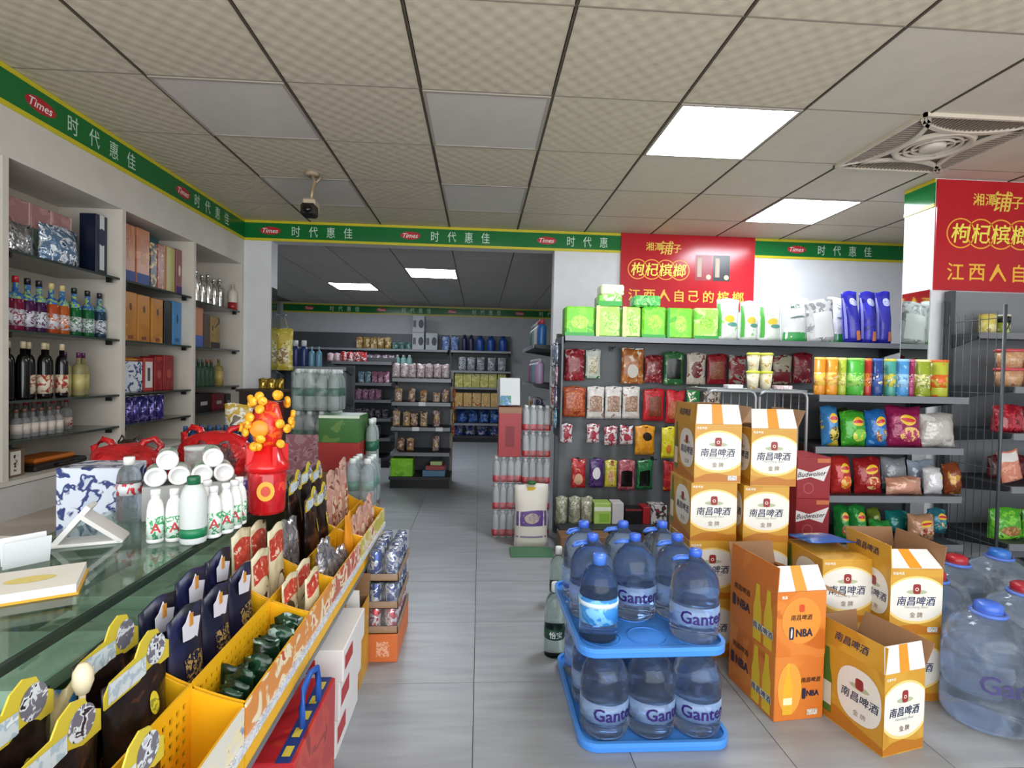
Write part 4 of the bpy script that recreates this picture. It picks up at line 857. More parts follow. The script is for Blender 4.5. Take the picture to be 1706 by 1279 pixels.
row('noodle_pack', 'small teal packet on the rear shelving', 'packet', 'pouch', 1.565, (658, 669, 680), YI, .11, .12, pr('#3f6a62', '#7a9a90', '#2c4a44', 12), 'teal packets', d=.06)
row('noodle_pack', 'mauve packet on the second board of the rear shelving', 'packet', 'pouch', 1.22, (616, 628, 640, 652), YI, .12, .25, pr('#6d5f70', '#b49cae', '#3f3544', 12), 'mauve packets', d=.06)
row('shampoo_bottle', 'pale teal bottle on the second board of the rear shelving', 'bottle', 'bottle', 1.22, (662, 672, 682), YI, .1, .25, m('#8fb8b0', .3), 'pale teal bottles')
# mid-room unit on the left
YM = 6.6
gondola('shelf_unit', 'dark shelf unit with pink packs on the left of the bread unit', (cx(548, YM), YM, 0), cx(652, YM)-cx(548, YM), .45, 1.36, ((1.3, .38), (1.04, .38), (.83, .38), (.6, .4), (.36, .42)), deck=.12)
row('snack_pack', 'red and white packet on the top board of the pink goods unit', 'packet', 'pouch', 1.3, (572, 583, 594, 605), YM+.15, .08, .12, pr('#b52a2e', '#dcd2d2', '#8c1c22', 18), 'red and white packets', d=.04)
row('snack_pack', 'white and pink packet beside the red ones', 'packet', 'pouch', 1.3, (550, 561), YM+.15, .08, .1, pr('#d9c4c6', '#c4808a', '#ece6e6', 18), 'white and pink packets', d=.04)
row('hygiene_pack', 'pale blue pack on the second board', 'pack', 'pouch', 1.04, (602, 613), YM+.15, .078, .14, pr('#6f94a8', '#c0d2dc', '#4a6a80', 14), 'pale blue hygiene packs', d=.06)
row('hygiene_pack', 'pink hygiene pack on the second board', 'pack', 'pouch', 1.04, (624, 634, 644), YM+.15, .072, .14, pr('#b4718c', '#e0c0d0', '#8a4a6a', 14), 'pink hygiene packs', d=.06)
row('hygiene_pack', 'pink hygiene pack on the third board', 'pack', 'pouch', .83, (598, 609, 620, 631), YM+.15, .078, .13, pr('#b47a9c', '#dcb8d0', '#7a4a70', 14), 'pink packs on the third board', d=.06)
row('hygiene_pack', 'grey plastic pack on the fourth board', 'pack', 'pouch', .6, (598, 609, 620, 631, 642), YM+.15, .08, .12, pr('#4c4a50', '#a8a6ac', '#2a282e', 18), 'grey plastic packs', d=.06)
row('hygiene_pack', 'silver cup pack on the lowest board', 'pack', 'can', .36, (602, 616, 630), YM+.15, .08, .16, m('#7f8488', .3, .5), 'silver cup packs')
# left alcove shelf with bottles and gold things
YA = 5.3
gondola('shelf_unit', 'dark shelf unit behind the stacked green-label water packs', (-2.05, YA, 0), .74, .4, 1.24, ((1.22, .34), (.9, .36)), deck=.12)
for i, x in enumerate((492, 506)): bottle('detergent_bottle', 'dark blue bottle with white cap behind the water packs', 'bottle', (cx(x, YA+.15), YA+.15, 1.22), .036, .26, m('#23346e', .3), m('#d9dde2', .4), group='dark blue bottles with white caps', sh=.6, rn=.6, nk=.75, caph=.22)
for i, x in enumerate((519, 531)): bottle('detergent_bottle', 'pale blue bottle beside the dark blue bottles', 'bottle', (cx(x, YA+.15), YA+.15, 1.22), .03, .2, m('#5f8fa8', .3), m('#8fb0c0', .4), group='pale blue bottles')
t = pouch('gift_bag', 'yellow patterned bag hanging by a cord beside the pillar', 'bag', (cx(472, 4.98), 4.98, 1.18), .17, .38, .05, pr('#b9a534', '#d8cf8a', '#7a5a2c', 14), ((0, .75, .5, .12, m('#c9b25a', .4), True), (0, .35, .6, .2, pr('#8a6a34', '#e0d8b4', '#5d4422', 20), True)), seed=2, flatb=True)
part('cord', MB().tube([(-.04, 0, .37), (0, 0, .5), (.04, 0, .37)], .004), m('#a89a3a', .5), t)
single('hook_arm', 'thin metal hook arm carrying the yellow bag', 'hook', MB().tube([(-1.82, 4.86, 1.675), (cx(472, 4.98), 4.97, 1.675), (cx(472, 4.98)+.02, 5.0, 1.69)], .006), STEEL)
row('gold_ornament', 'small gold wrapped ornament in the row by the pillar', 'ornament', 'pouch', 1.02, (438, 452, 466), 4.62, .07, .09, pr('#a8842a', '#e8cf6a', '#6a4f18', 30, .2, .6, .5), 'gold ornaments', d=.05)
# stand below them
t = thing('wooden_stand', 'dark wooden stand beside the pillar carrying gold ornaments', 'stand', (-1.8, 4.6, 0))
part('stand_top', MB().box(-.2, .2, -.1, .12, 1.0, 1.02), m('#3c2a20', .5), t); part('stand_body', MB().box(-.18, .18, -.08, .1, 0, 1.0), m('#33241c', .5), t)
box('gift_box', 'red box with a cream lid in front of the pillar', 'box', (cx(446, 4.3), 4.3, .72), .2, .16, .22, m('#8a1f22', .4), bands=((0, 1, .72, 1, m('#b9ae9c')),)); box('wooden_crate', 'brown carton under the red and cream box', 'carton', (cx(446, 4.3), 4.3, 0), .3, .26, .72, m('#5a4334', .6))
# green-label water stacks
WTR = clear('#c4d4cf', 1.22, .12, .55); GLB = m('#1d5f45', .4); WCAP = m('#d5dcd9', .4)
def water_pack(label, x, y, z, nx, ny, R, h, capm, labm, lz=(.35, .55), body=None, wrap=True, group=None, rz=0):
    t = thing('water_pack', label, 'pack', (x, y, z), rz, group); body = body or WTR
    bm_ = cached(('wp', R, h, body.name), lambda: MB().lathe(bprof(R, h, .62, .42, .86), 10).mesh('bottle', body))
    cm_ = cached(('wpc', R, h, capm.name), lambda: MB().lathe([(0, h*.9), (R*.48, h*.9), (R*.48, h), (0, h)], 8).mesh('cap', capm))
    lm_ = cached(('wpl', R, h, labm.name, lz), lambda: MB().lathe([(R*1.005, h*lz[0]), (R*1.015, h*lz[0]), (R*1.015, h*lz[1]), (R*1.005, h*lz[1])], 10).mesh('label', labm))
    for i in range(nx):
        for j in range(ny):
            b = part('bottle', bm_, None, t, ((i-(nx-1)/2)*R*2.04, (j-(ny-1)/2)*R*2.04, 0)); part('cap', cm_, None, b); part('label', lm_, None, b)
    if wrap:
        w, d = nx*R*2.04, ny*R*2.04
        part('shrink_wrap', MB().box(-w/2, w/2, -d/2, d/2, .002, h*.97), film('#e6eef0', .16, .6, 9), t, bevel=.02)
    return t
x0 = (cx(487, 3.85)+cx(560, 3.85))/2
for k in range(4):
    water_pack(('lowest', 'second', 'third', 'topmost')[k]+' pack of green-label water bottles in the stack by the pillar', x0, 3.98, k*.3, 4, 3, .041, .298, WCAP, GLB)
# green box on red box stack
xb = (cx(538, 3.2)+cx(600, 3.2))/2
for k, (z, h, c1, lb) in enumerate(((0, .3, '#7c5f47', 'brown carton at the foot of the red and green boxes'), (.3, .3, '#8a6a4e', 'second brown carton under the red box'), (.6, .17, '#a33430', 'red carton under the green one'), (.77, .16, '#35662a', 'dark green carton on top of the red carton'))):
    box('carton', lb, 'carton', (xb, 3.28, z), .235, .24, h, pr(c1, c1, '#5a7a3a' if k == 3 else c1, 5), bands=() if k < 3 else ((.0, 1, .9, 1, m('#c9d4c0')),))
water_pack('loose pack of green-label water bottles standing right of the green carton', xb+.155, 3.35, .6, 1, 2, .035, .3, WCAP, GLB, wrap=False); box('carton', 'slim brown carton under the loose water bottles', 'carton', (xb+.157, 3.35, 0), .075, .16, .6, m('#75614e', .6))
for k in range(3):
    water_pack(('lowest', 'middle', 'topmost')[k]+' wrapped pack of bottles at the aisle beyond the rack', -.60, 2.82, k*.25, 2, 3, .036, .248, WCAP, m('#4a7a6c', .4), body=clear('#aebec4', 1.2, .15, .5))
t = single('paper_bag', 'pink patterned flat pack leaning on the water stack', 'pack', MB().box(-.15, .15, -.02, .02, 0, .74), pr('#b97a86', '#d4a5ae', '#a05a68', 14), (-1.2, 3.745, .0), .0, rx=-.12)
# right side of the opening: stacked packs and the side shelf
RW = m('#b3363c', .4); wb_ = clear('#d9dde0', 1.2, .12, .45); RC = m('#dfe1e2', .4)
for k in range(3): water_pack(('lowest', 'second', 'third')[k]+' pack of red-label water under the upright red carton', .212, 3.9, k*.197, 4, 2, .0255, .196, RC, RW, (.06, .3), wb_)
for k in range(5): water_pack(('lowest', 'second', 'third', 'fourth', 'topmost')[k]+' pack of red-label water in the stack beside the pegboard', .423, 3.9, k*.193, 4, 2, .0255, .192, RC, RW, (.06, .3), wb_)
box('drink_case', 'upright red carton on the red-label water packs', 'carton', (.225, 3.9, .591), .165, .12, .36, m('#9c2c30', .45), bands=((0, 1, .88, 1, m('#8f6a4c')), (.3, .7, .2, .62, m('#7d2226'))))
t = box('foam_box', 'white slanted box with blue and green brush print on the red carton', 'box', (.215, 3.92, .957), .15, .12, .2, m('#c6c9c8', .4), ry=0, rx=-.12, rz=.15, bands=((0, .55, .0, .35, pr('#2f7a5a', '#3a7ab0', '#c6c9c8', 30)),))
t = thing('rice_bag', 'white rice bag with a purple band leaning at the shelf end', 'bag', (.375, 3.66, 0), .03, rx=-.05)
RBM = m('#d8d2c8', .5)
part('bag_body', pouch_mesh(.235, .43, .09, RBM, 2, True), None, t)
part('purple_band', patch_mesh(.235, .43, .09, 2, m('#5d4383', .45), 0, .46, .93, .12, False, True), None, t)
part('gold_emblem', patch_mesh(.235, .43, .09, 2, pr('#b9a58f', '#8d7a98', '#d9cdb8', 60), 0, .46, .45, .08, True, True, .003), None, t)
part('yellow_tab', MB().box(-.03, .03, -.006, .004, .385, .41), m('#d4b42e', .4), t); part('green_tie', MB().lathe([(0, .43), (.03, .43), (.035, .445), (0, .455)], 10), m('#2f6a34', .5), t)
part('lower_stripe', patch_mesh(.235, .43, .09, 2, m('#8d7a9a', .45), 0, .17, .93, .015, False, True), None, t)
single('pallet_board', 'thin green and white board under the rice bag', 'board', MB().box(-.15, .13, -.1, .08, 0, .012), m('#4a7a58', .5), (.375, 3.53, 0))
g = gondola('shelf_unit', 'side shelf with toiletries just inside the opening on the right', (.46, 6.2, 0), 1.25, .5, 1.62, ((1.47, .46), (1.1, .46), (.75, .46)), rz=-RZ, deck=.14)
YS = [5.05, 5.2, 5.35, 5.5, 5.65, 5.8]
for i, y in enumerate(YS):
    c1, c2, nm = [('#2f6fb0', '#b5484a', 'blue bottle with a red cap'), ('#d8d4cf', '#b5383a', 'white bottle with a red cap'), ('#cfd3d6', '#d0d0d0', 'white bottle with a white cap'), ('#7a9488', '#c0c4c2', 'grey-green bottle'), ('#5a6a66', '#8a948f', 'dark grey-green bottle'), ('#48605a', '#6a7a74', 'dark green bottle')][i]
    bottle('toiletry_bottle', nm+' on the side shelf inside the opening', 'bottle', (.58, y, 1.47), .045, .24, m(c1, .3), m(c2, .4), rz=-RZ, sh=.68, rn=.55, nk=.82, caph=.18)
for i, y in enumerate(YS):
    c1, nm = [('#c4a8cc', 'lilac'), ('#b99ac4', 'mauve'), ('#7ab0b4', 'teal'), ('#5f98a0', 'dark teal'), ('#a05a80', 'rose'), ('#7a4a6a', 'plum')][i]
    bottle('shampoo_bottle', nm+' shampoo bottle on the second board of the side shelf', 'bottle', (.57, y, 1.1), .04, .24, m(c1, .3), m('#d0ccd4', .4), rz=-RZ, sh=.72, rn=.5, nk=.86)
for i, y in enumerate(YS[:5]):
    box('toothpaste_box', ('navy', 'white', 'red', 'black', 'yellow')[i]+' toiletry box on the lowest board of the side shelf', 'box', (.58, y, .75), .12, .1, .2, pr(('#232c5a', '#c9cdd2', '#8f2f34', '#1f1f24', '#a89a44')[i], '#cfd3d8', '#3a4a8a', 14), -RZ)
# ------------------------------------------------------------------ pegboard gondola along the dividing wall
GX0, GX1 = .575, 3.15; GF, GB = 3.62, 4.03
pg = gondola('pegboard_shelf', 'long grey pegboard shelf unit with hanging snacks under the red wall banner', (GX0, GF, 0), GX1-GX0, GB-GF, 1.5, ((1.465, .36),), panel=m('#63676a', .5), deck=.13)
PBY = GB-.03
def fx(px, y, py=640): return P(px, py, 'y', y).x
def fz(px, py, y): return P(px, py, 'y', y).z
HKM = MB().tube([(0, 0, 0), (0, -.10, .004), (0, -.11, .012)], .003, 5).mesh('hook', DARK); HPL = MB().box(-.012, .012, -.006, 0, -.02, .015).mesh('hook_plate', BLACK)
YH_ = PBY-.075
def hang(px0, px1, pyt, pyb, label, a, b, c, patch=None, scale=16, group=None, seed=0, film_=False, head=None, ring=None, yy=0):
    y = YH_-yy; xa, xb = fx(px0, y, pyb), fx(px1, y, pyb); zt, zb = fz((px0+px1)/2, pyt, y), fz((px0+px1)/2, pyb, y); w, h = xb-xa, zt-zb
    X = (xa+xb)/2
    hk = part('hook', HKM, None, pg, (X-GX0, PBY-.028-GF, zt-.012)); part('hook_plate', HPL, None, hk)
    pts = []
    if patch: pts.append(patch)
    return pouch('snack_bag', label, 'bag', (X, y, zb), w, h, .035, pr(a, b, c, scale, .25, 0, .25), pts, seed=seed % 5, group=group, head=head, flatb=False)
W_ = m('#dcd8d2', .4)
hang(940, 973, 582, 634, 'clear bag of red snacks with a red header by the shelf end', '#8c1f2a', '#a83a40', '#d9c4c0', seed=1, head=m('#a01c24', .4))
hang(975, 1000, 582, 630, 'white and green snack bag beside the red-header bag', '#c9d4c4', '#dfe4da', '#3f7a4a', (0, .45, .6, .28, pr('#e0dcc8', '#a89a6a', '#d4d0b8', 40), False), seed=2)
hang(1034, 1072, 580, 639, 'brown snack bag with a white top and white picture', '#a85f2e', '#c07a3c', '#e0d4c4', (0, .36, .5, .2, m('#ddd6cc', .4), True), seed=3, head=W_)
hang(1073, 1103, 592, 637, 'dark red snack bag in crinkled film', '#7d2026', '#a04448', '#d0a8a4', scale=26, seed=4)
hang(1105, 1138, 586, 641, 'green framed snack bag with a dark window', '#2f6a3a', '#4a8050', '#c4cfb0', (0, .48, .72, .3, m('#10180f', .25), False), seed=0)
hang(1143, 1175, 588, 640, 'cream snack bag with a dark red window', '#c9bfae', '#d9d0c0', '#8c3a34', (0, .45, .62, .26, pr('#7a2226', '#5a1a1c', '#d8c0b8', 30), True), seed=1)
hang(1177, 1210, 590, 640, 'deep red snack bag with tan picture', '#8e1f28', '#a02c34', '#7c1a22', (0, .45, .65, .28, pr('#8a4a3a', '#a86a4c', '#5c2a24', 30), False), seed=2)
hang(1213, 1242, 592, 640, 'red and grey snack bag behind the noodle cups', '#8e2a2c', '#a8a49c', '#6d1f24', seed=3)
hang(1286, 1318, 592, 640, 'cream topped snack bag with a red foot beside the noodle cups', '#b9b096', '#7d1f2c', '#8c8a84', (0, .25, .9, .18, m('#82202c', .35), False), seed=4)
hang(1320, 1352, 588, 638, 'dark red snack bag at the end of the top row', '#7d1a28', '#982838', '#b9a89a', seed=0)
hang(937, 975, 644, 694, 'orange-brown snack bag by the shelf end', '#a8482a', '#b85f34', '#8a3420', (0, .5, .75, .3, pr('#9c3f26', '#c87a48', '#7c2f1e', 40), False), seed=1)
for i, (a, b) in enumerate(((977, 1006), (1007, 1035), (1036, 1065))):
    hang(a, b, 644, 697, 'clear snack bag with white top and nutty filling', '#cfc8c2', '#dcd8d4', '#a88a7a', (0, .46, .75, .24, pr('#8a6a58', '#b99a84', '#5f4438', 40), False), seed=i, head=W_, group='clear bags with nutty filling')
hang(1070, 1106, 648, 701, 'bright red snack bag with a brown window', '#b01f28', '#c22a32', '#8e1820', (.1, .45, .6, .3, pr('#6a3424', '#8c4a30', '#4a2018', 40), False), seed=2)
hang(1108, 1140, 650, 705, 'bright red snack bag with an orange window next to the carton', '#b3202a', '#c42c34', '#901a22', (0, .4, .65, .26, pr('#a8542c', '#c4784a', '#7a3420', 40), False), seed=3)
hang(1143, 1166, 644, 685, 'green and white snack bag above the opened carton', '#2a7a3c', '#e0dcc8', '#c9b87a', seed=4)
hang(1170, 1200, 650, 690, 'white and brown snack bag above the opened carton', '#b9b0a4', '#5c3f34', '#d8d0c4', seed=0)
for i, (a, b, c) in enumerate(((933, 953, 706), (977, 998, 706), (1006, 1028, 710), (1032, 1054, 709))):
    hang(a, b, c, c+31, 'small white and red snack bag in the third row', '#d6cfcf', '#a83a4a', '#ebe6e6', (0, .4, .5, .22, m('#a23040', .35), True), seed=i, group='small white and red bags')
hang(1057, 1090, 709, 757, 'orange snack bag with a black mark', '#d48a1e', '#e0a02c', '#c87a18', (.2, .62, .5, .14, m('#2a2018', .3), True), seed=1)
hang(1101, 1124, 711, 763, 'yellow snack bag half behind the beer carton', '#d6c81e', '#e2d840', '#b89a1a', (0, .3, .4, .14, m('#d47a1e', .4), True), seed=2)
hang(951, 975, 764, 812, 'small red snack bag with a tan figure', '#b0242c', '#c43a3a', '#d8b08a', (0, .3, .6, .2, m('#d4a884', .4), True), seed=3)
hang(981, 1004, 764, 812, 'purple and white snack bag in the lowest row', '#4a2a6a', '#5c3a7c', '#2a1a3a', (0, .5, .6, .2, m('#e2dce4', .4), True), seed=4)
hang(1007, 1027, 766, 811, 'yellow snack bag in the lowest row', '#c9b83a', '#dcd06a', '#a8603a', (0, .4, .5, .2, pr('#d8a88a', '#b06a4a', '#e8d8a0', 40), True), seed=0)
hang(1029, 1057, 766, 816, 'pink bag with a black window in the lowest row', '#a8505c', '#c07a80', '#8c3a48', (0, .38, .7, .26, m('#120c0e', .2), False), seed=1)
hang(1060, 1086, 766, 815, 'green bag with a black window in the lowest row', '#1f6a3a', '#2f8048', '#17502c', (0, .38, .7, .26, m('#0a100c', .2), False), seed=2)
hang(1104, 1122, 768, 818, 'red bag mostly behind the beer carton', '#a82228', '#c03a30', '#d8a03a', seed=3)
for i, x in enumerate((1020, 1093)):
    hk = part('hook', HKM, None, pg, (fx(x, YH_)-GX0, PBY-.028-GF, fz(x, 580 if i == 0 else 765, YH_))); part('hook_plate', HPL, None, hk)
# narrow end rack of the pegboard unit with small hanging packets
part('end_rack', MB().box(-.012, 0, .05, .38, .75, 1.46), m('#5a5e62', .45, .3), pg)
ec = [('#8f9ab8', '#c9d0de', 'pale blue'), ('#5f86b8', '#b4a8d0', 'blue'), ('#b0849c', '#dcd0d8', 'pink'), ('#8a9a94', '#d0d8d4', 'grey-green'), ('#6a5f94', '#b8b0cc', 'violet'), ('#b8402f', '#d8cfc4', 'red'), ('#4a9ac0', '#c4dce8', 'sky blue'), ('#c4b8a0', '#7a6a8a', 'tan')]
for i in range(8):
    r_, c_ = divmod(i, 2); y = GF+.13+c_*.15; z = 1.28-r_*.155
    hk = part('end_hook', MB().tube([(-.012, 0, 0), (-.05, 0, .003), (-.056, 0, .01)], .003, 5), DARK, pg, (0, y-GF, z+.128))
    pouch('small_packet', ec[i][2]+' small packet hanging on the end of the pegboard unit', 'packet', (GX0-.035, y, z), .09, .14, .022, pr(ec[i][0], ec[i][1], '#e4e4e8', 30, .25), rz=-RZ, seed=i % 4)
# base deck goods
DZ = .13
for i, x in enumerate((940, 962, 982)):
    pouch('snack_bag', 'clear bag of pale dried goods on the base deck', 'bag', (fx(x, 3.78), 3.78, DZ), .086, .19, .09, pr('#8a8a74', '#b4b4a0', '#5f6450', 22, .2, 0, .7), seed=i, flatb=True, group='clear bags on the base deck')
def dbox(a, b, top, label, mat, **k):
    xa, xb = fx(a, 3.75, top), fx(b, 3.75, top); zt = fz((a+b)/2, top, 3.75); box('snack_carton', label, 'carton', ((xa+xb)/2, 3.81, DZ), xb-xa-.004, .12, zt-DZ, mat, **k)
dbox(990, 1019, 838, 'lime and white carton on the base deck', m('#a9c86a', .4), bands=((0, 1, .62, .82, m('#dfe6cf')), (.3, .9, .1, .5, m('#86b83a'))))
dbox(1020, 1040, 838, 'white carton beside the lime one', m('#cdc9c8', .5)); dbox(1042, 1070, 848, 'black carton on the base deck', m('#1a1718', .35), bands=((0, 1, .88, 1, m('#8c2a2e')),)); dbox(1071, 1084, 845, 'slim red carton on the base deck', m('#a8262c', .4)); dbox(1085, 1112, 842, 'white carton with dark brush strokes on the base deck', pr('#cfcbc8', '#3a3030', '#a83238', 18))
box('carton', 'brown storage carton on the floor before the pegboard shelf', 'carton', (fx(975, 3.5)+.02, 3.52, 0), .34, .16, .13, m('#7a5a3e', .6)); box('carton', 'dark maroon carton on the floor before the pegboard shelf', 'carton', (fx(1058, 3.5), 3.52, 0), .22, .16, .11, m('#4a2a2a', .6))
# tissue packs on the top shelf
TZ2 = 1.465; TY = 3.78
def tis(a, b, top, label, mat, kind='box', z=TZ2, d=.14, y=None, ry=0, **k):
    yy = y or TY; f = yy-d/2; xa, xb = fx(a, f, 540), fx(b, f, 540); h = fz((a+b)/2, top, f)-z
    loc = ((xa+xb)/2, yy, z)
    if kind == 'box':
        t = box('tissue_pack', label, 'pack', loc, xb-xa-.004, d, h, mat, bevel=.012, **k)
    else: t = pouch('tissue_pack', label, 'pack', loc, xb-xa, h, d*.8, mat, flatb=True, ry=ry, **k)
    return t, h
GT = pr('#6cc22c', '#84d23c', '#4fae28', 8, .3); GT2 = pr('#9fd858', '#c4e88a', '#6cc23c', 9, .3); LID = m('#2f9a3c', .35)
tl = (lambda: ((.05, .95, .02, .16, LID),))
tis(941, 991, 510, 'wide lime green tissue pack at the shelf end', GT, bands=((0, 1, .0, .14, LID), (.2, .8, .25, .7, pr('#b4dc5a', '#8ac83a', '#d8ec8a', 30), 1)))
_, h2 = tis(993, 1034, 509, 'pale lime tissue pack under two smaller packs', GT2, bands=((0, .14, 0, 1, m('#cfe88a')), (.25, .9, .15, .8, pr('#b9e07a', '#7ac23a', '#e0f0a8', 30), 1)))
x_ = (fx(993, 3.71)+fx(1034, 3.71))/2
box('tissue_pack', 'small white and green tissue pack lying on the pale lime one', 'pack', (x_, TY, TZ2+h2), .17, .14, .075, pr('#7ac04a', '#d8e8b4', '#4fae3c', 12), bands=((0, 1, .0, .45, LID),), bevel=.01)
box('tissue_pack', 'topmost small cream and green tissue pack of the pile', 'pack', (x_+.015, TY, TZ2+h2+.075), .165, .14, .075, pr('#d9e4b0', '#e6eec8', '#8ac84a', 12), bevel=.01)
tis(1037, 1068, 511, 'lime tissue pack with a pale stripe in the row', GT2, bands=((.0, .2, 0, 1, m('#cfe88a')), (.25, .95, .15, .8, pr('#8ed04a', '#c9e88a', '#5cb82e', 30), 1)))
_, h3 = tis(1070, 1110, 511, 'bright green tissue pack under a green roll pack', GT, bands=((.0, 1, 0, .12, LID), (.2, .85, .25, .75, pr('#a8d848', '#6cc02c', '#d0ec80', 30), 1)))
box('tissue_pack', 'green roll pack lying across two tissue packs', 'pack', (fx(1076, 3.71), TY, TZ2+h3), .19, .13, .08, pr('#3faa4a', '#8acc7a', '#2c8a3c', 14), bevel=.012)
tis(1112, 1155, 513, 'green tissue pack with dark left edge', GT, bands=((0, .08, 0, 1, LID), (.3, .75, .2, .75, pr('#b0dc58', '#78c434', '#d8f090', 30), 1)))
tis(1157, 1198, 513, 'light green tissue pack beside the white ones', GT2, bands=((0, 1, 0, .12, LID), (.2, .8, .3, .75, pr('#a4d850', '#6cbe30', '#d4ee8a', 30), 1)))
WT = pr('#d8e0d4', '#e8ece6', '#9fcf8a', 8, .25, 0, .2)
for i, (a, b, c) in enumerate(((1200, 1238, 496), (1240, 1271, 500), (1273, 1309, 502))):
    t, h = tis(a, b, c, 'white tissue bag with a green edge and yellow flower', WT, 'pouch', seed=i, group='white tissue bags with yellow flowers', patches=((-.85, .5, .12, .4, m('#57b04a', .4), False), (-.1, .5, .45, .08, m('#e0c23a', .4), True), (.2, .38, .5, .05, m('#5a9a8a', .4), True)))
for i, (a, b) in enumerate(((1310, 1354), (1388, 1430))):
    tis(a, b, 494, 'white toilet paper bag with green foot and small dark lettering', pr('#dcdcdc', '#e8e8e8', '#cfd4d0', 8, .25, 0, .2), 'pouch', y=TY+.14*i, seed=i+2, group='white bags with green feet', patches=((0, .12, .95, .1, m('#2f9a4a', .4), False), (0, .55, .6, .025, m('#6a7a78', .4), True), (-.1, .8, .35, .05, pr('#dcdcdc', '#3f6a4c', '#2f5a3c', 60), False)))
tis(1352, 1400, 500, 'grey and white stacked tissue bag leaning between the white ones', pr('#c9c9c9', '#8d8d90', '#eeeeee', 9, .2, 0, .5), 'pouch', y=TY-.03, d=.1, seed=7, ry=-.1, patches=((.1, .4, .7, .3, m('#dedede', .4), False),))
for i, (a, b) in enumerate(((1418, 1444), (1444, 1470), (1470, 1496))):
    tis(a, b, 484, 'tall royal blue tissue bag with white flower and orange tag', pr('#26259a', '#2f2eb0', '#1c1b78', 6, .25, 0, .2), 'pouch', seed=i, ry=-.1 if i == 0 else -.04, group='royal blue tissue bags', patches=((.2, .78, .5, .08, pr('#c4c6e8', '#7a7cc8', '#e6e6f4', 60), True), (.35, .14, .35, .09, m('#cf7a4a', .4), False), (-.9, .5, .07, .4, m('#8f8fd0', .4), False)))
# ------------------------------------------------------------------ chips gondola
CF_, CB_ = 2.74, 3.16
CXA, CXB = 1.80, 2.66
gondola('chips_shelf', 'low dark grey chips shelf unit in front of the column', (CXA, CF_, 0), CXB-CXA, CB_-CF_, 1.14, ((1.115, .42), (.835, .40), (.57, .40), (.31, .42)), deck=.1)
cans = [(1357, 1373, '#d98a2a', '#f0c458', 'orange'), (1374, 1393, '#e0942c', '#f4d070', 'amber'), (1395, 1408, '#a8b83a', '#e0dc8a', 'pale green'), (1409, 1436, '#4aa83a', '#9cd06a', 'green'), (1438, 1450, '#b8342a', '#e08a3a', 'red'), (1451, 1468, '#26407f', '#4a68b0', 'navy'), (1474, 1490, '#4a9a8a', '#d8c84a', 'teal'), (1491, 1511, '#4a90c8', '#9cc8e8', 'sky blue'), (1512, 1521, '#9a2a5a', '#c86a8a', 'magenta'), (1523, 1546, '#8a9a2a', '#e0dc9a', 'olive'), (1549, 1575, '#b0b43a', '#d8642a', 'lime and orange')]
for a, b, c1, c2, nm in cans:
    y = CF_+.08; xa, xb = fx(a, y, 640), fx(b, y, 640); R = max(.018, (xb-xa)/2)
    can('chips_canister', nm+' potato chips canister on top of the chips shelf', 'canister', ((xa+xb)/2, y, 1.115), R, .205, pr(c1, c1, c2, 18), m(c2, .35), band=pr(c2, c1, '#e8e0c8', 30), bz=(.25, .6))
def chip(a, b, top, z, label, c1, c2, c3, emb=True, yy=0, rx=-.12, rz=0, seed=0, ry=0, logo=True):
    y = CF_+.09+yy; xa, xb = fx(a, y, top+20), fx(b, y, top+20); h = fz((a+b)/2, top, y)-z
    pt = []
    if emb: pt = [(0, .66, .45, .13, m('#e2b82c', .35), True), (0, .66, .42, .05, m('#c0262c', .35), True), (.1, .3, .6, .18, pr(c2, c3, '#e0c07a', 30), True)]
    pouch('chips_bag', label, 'bag', ((xa+xb)/2, y, z), xb-xa, h, .09, pr(c1, c1, c2, 9, .22, .1, .5), pt, rz=rz, rx=rx, seed=seed, ry=ry)
z = .835
chip(1370, 1398, 676, z, 'blue and yellow chips bag by the shelf end', '#3a7ab0', '#c9b43a', '#2a2a2a', seed=0); chip(1401, 1446, 684, z, 'green chips bag on the upper board', '#3f9a2c', '#7ac24a', '#c8d84a', seed=1, rz=.1); chip(1444, 1479, 682, z, 'blue chips bag between green and magenta', '#2464a8', '#5a94c8', '#8a4a2a', seed=2); chip(1481, 1535, 676, z, 'magenta chips bag on the upper board', '#8a1f4c', '#a83a64', '#e0b86a', seed=3, rz=-.12); chip(1535, 1592, 688, z, 'silver and white chips bag with brown print', '#b9b4ae', '#d8d4cf', '#7a3a24', seed=4, emb=False)
chip(1390, 1415, 680, z, 'dark chips bag tucked behind the green one', '#3a4a24', '#5a6a2a', '#1c2414', seed=5, yy=.12, emb=False)
z = .57
chip(1384, 1420, 760, z, 'red chips bag with orange chips', '#b02c2a', '#d8642c', '#e8b04a', seed=1, rz=.1); chip(1424, 1470, 762, z, 'dark red chips bag with a round chip picture', '#8e1c20', '#a83028', '#d8b07a', seed=2); chip(1470, 1512, 762, z, 'silver film bag behind the pink tray', '#8d9094', '#c4c8cc', '#5a5c60', seed=3, emb=False, yy=.12); chip(1476, 1536, 794, z, 'pink and tan snack tray lying on the third board', '#c08a74', '#d8b098', '#a0503c', seed=4, emb=False, yy=-.02); chip(1514, 1560, 766, z, 'pale blue and white snack bag on the third board', '#a8b4c4', '#d4d8de', '#6a7a94', seed=5, emb=False, yy=.13); chip(1540, 1570, 778, z, 'white and yellow snack bag on the third board', '#cfcfd2', '#d8cc7a', '#9a9aa8', seed=6, emb=False); chip(1574, 1602, 772, z, 'brown and gold snack bag at the end of the third board', '#7a3a1e', '#b88a3a', '#d8c0a0', seed=7, emb=False, ry=-.03)
z = .31
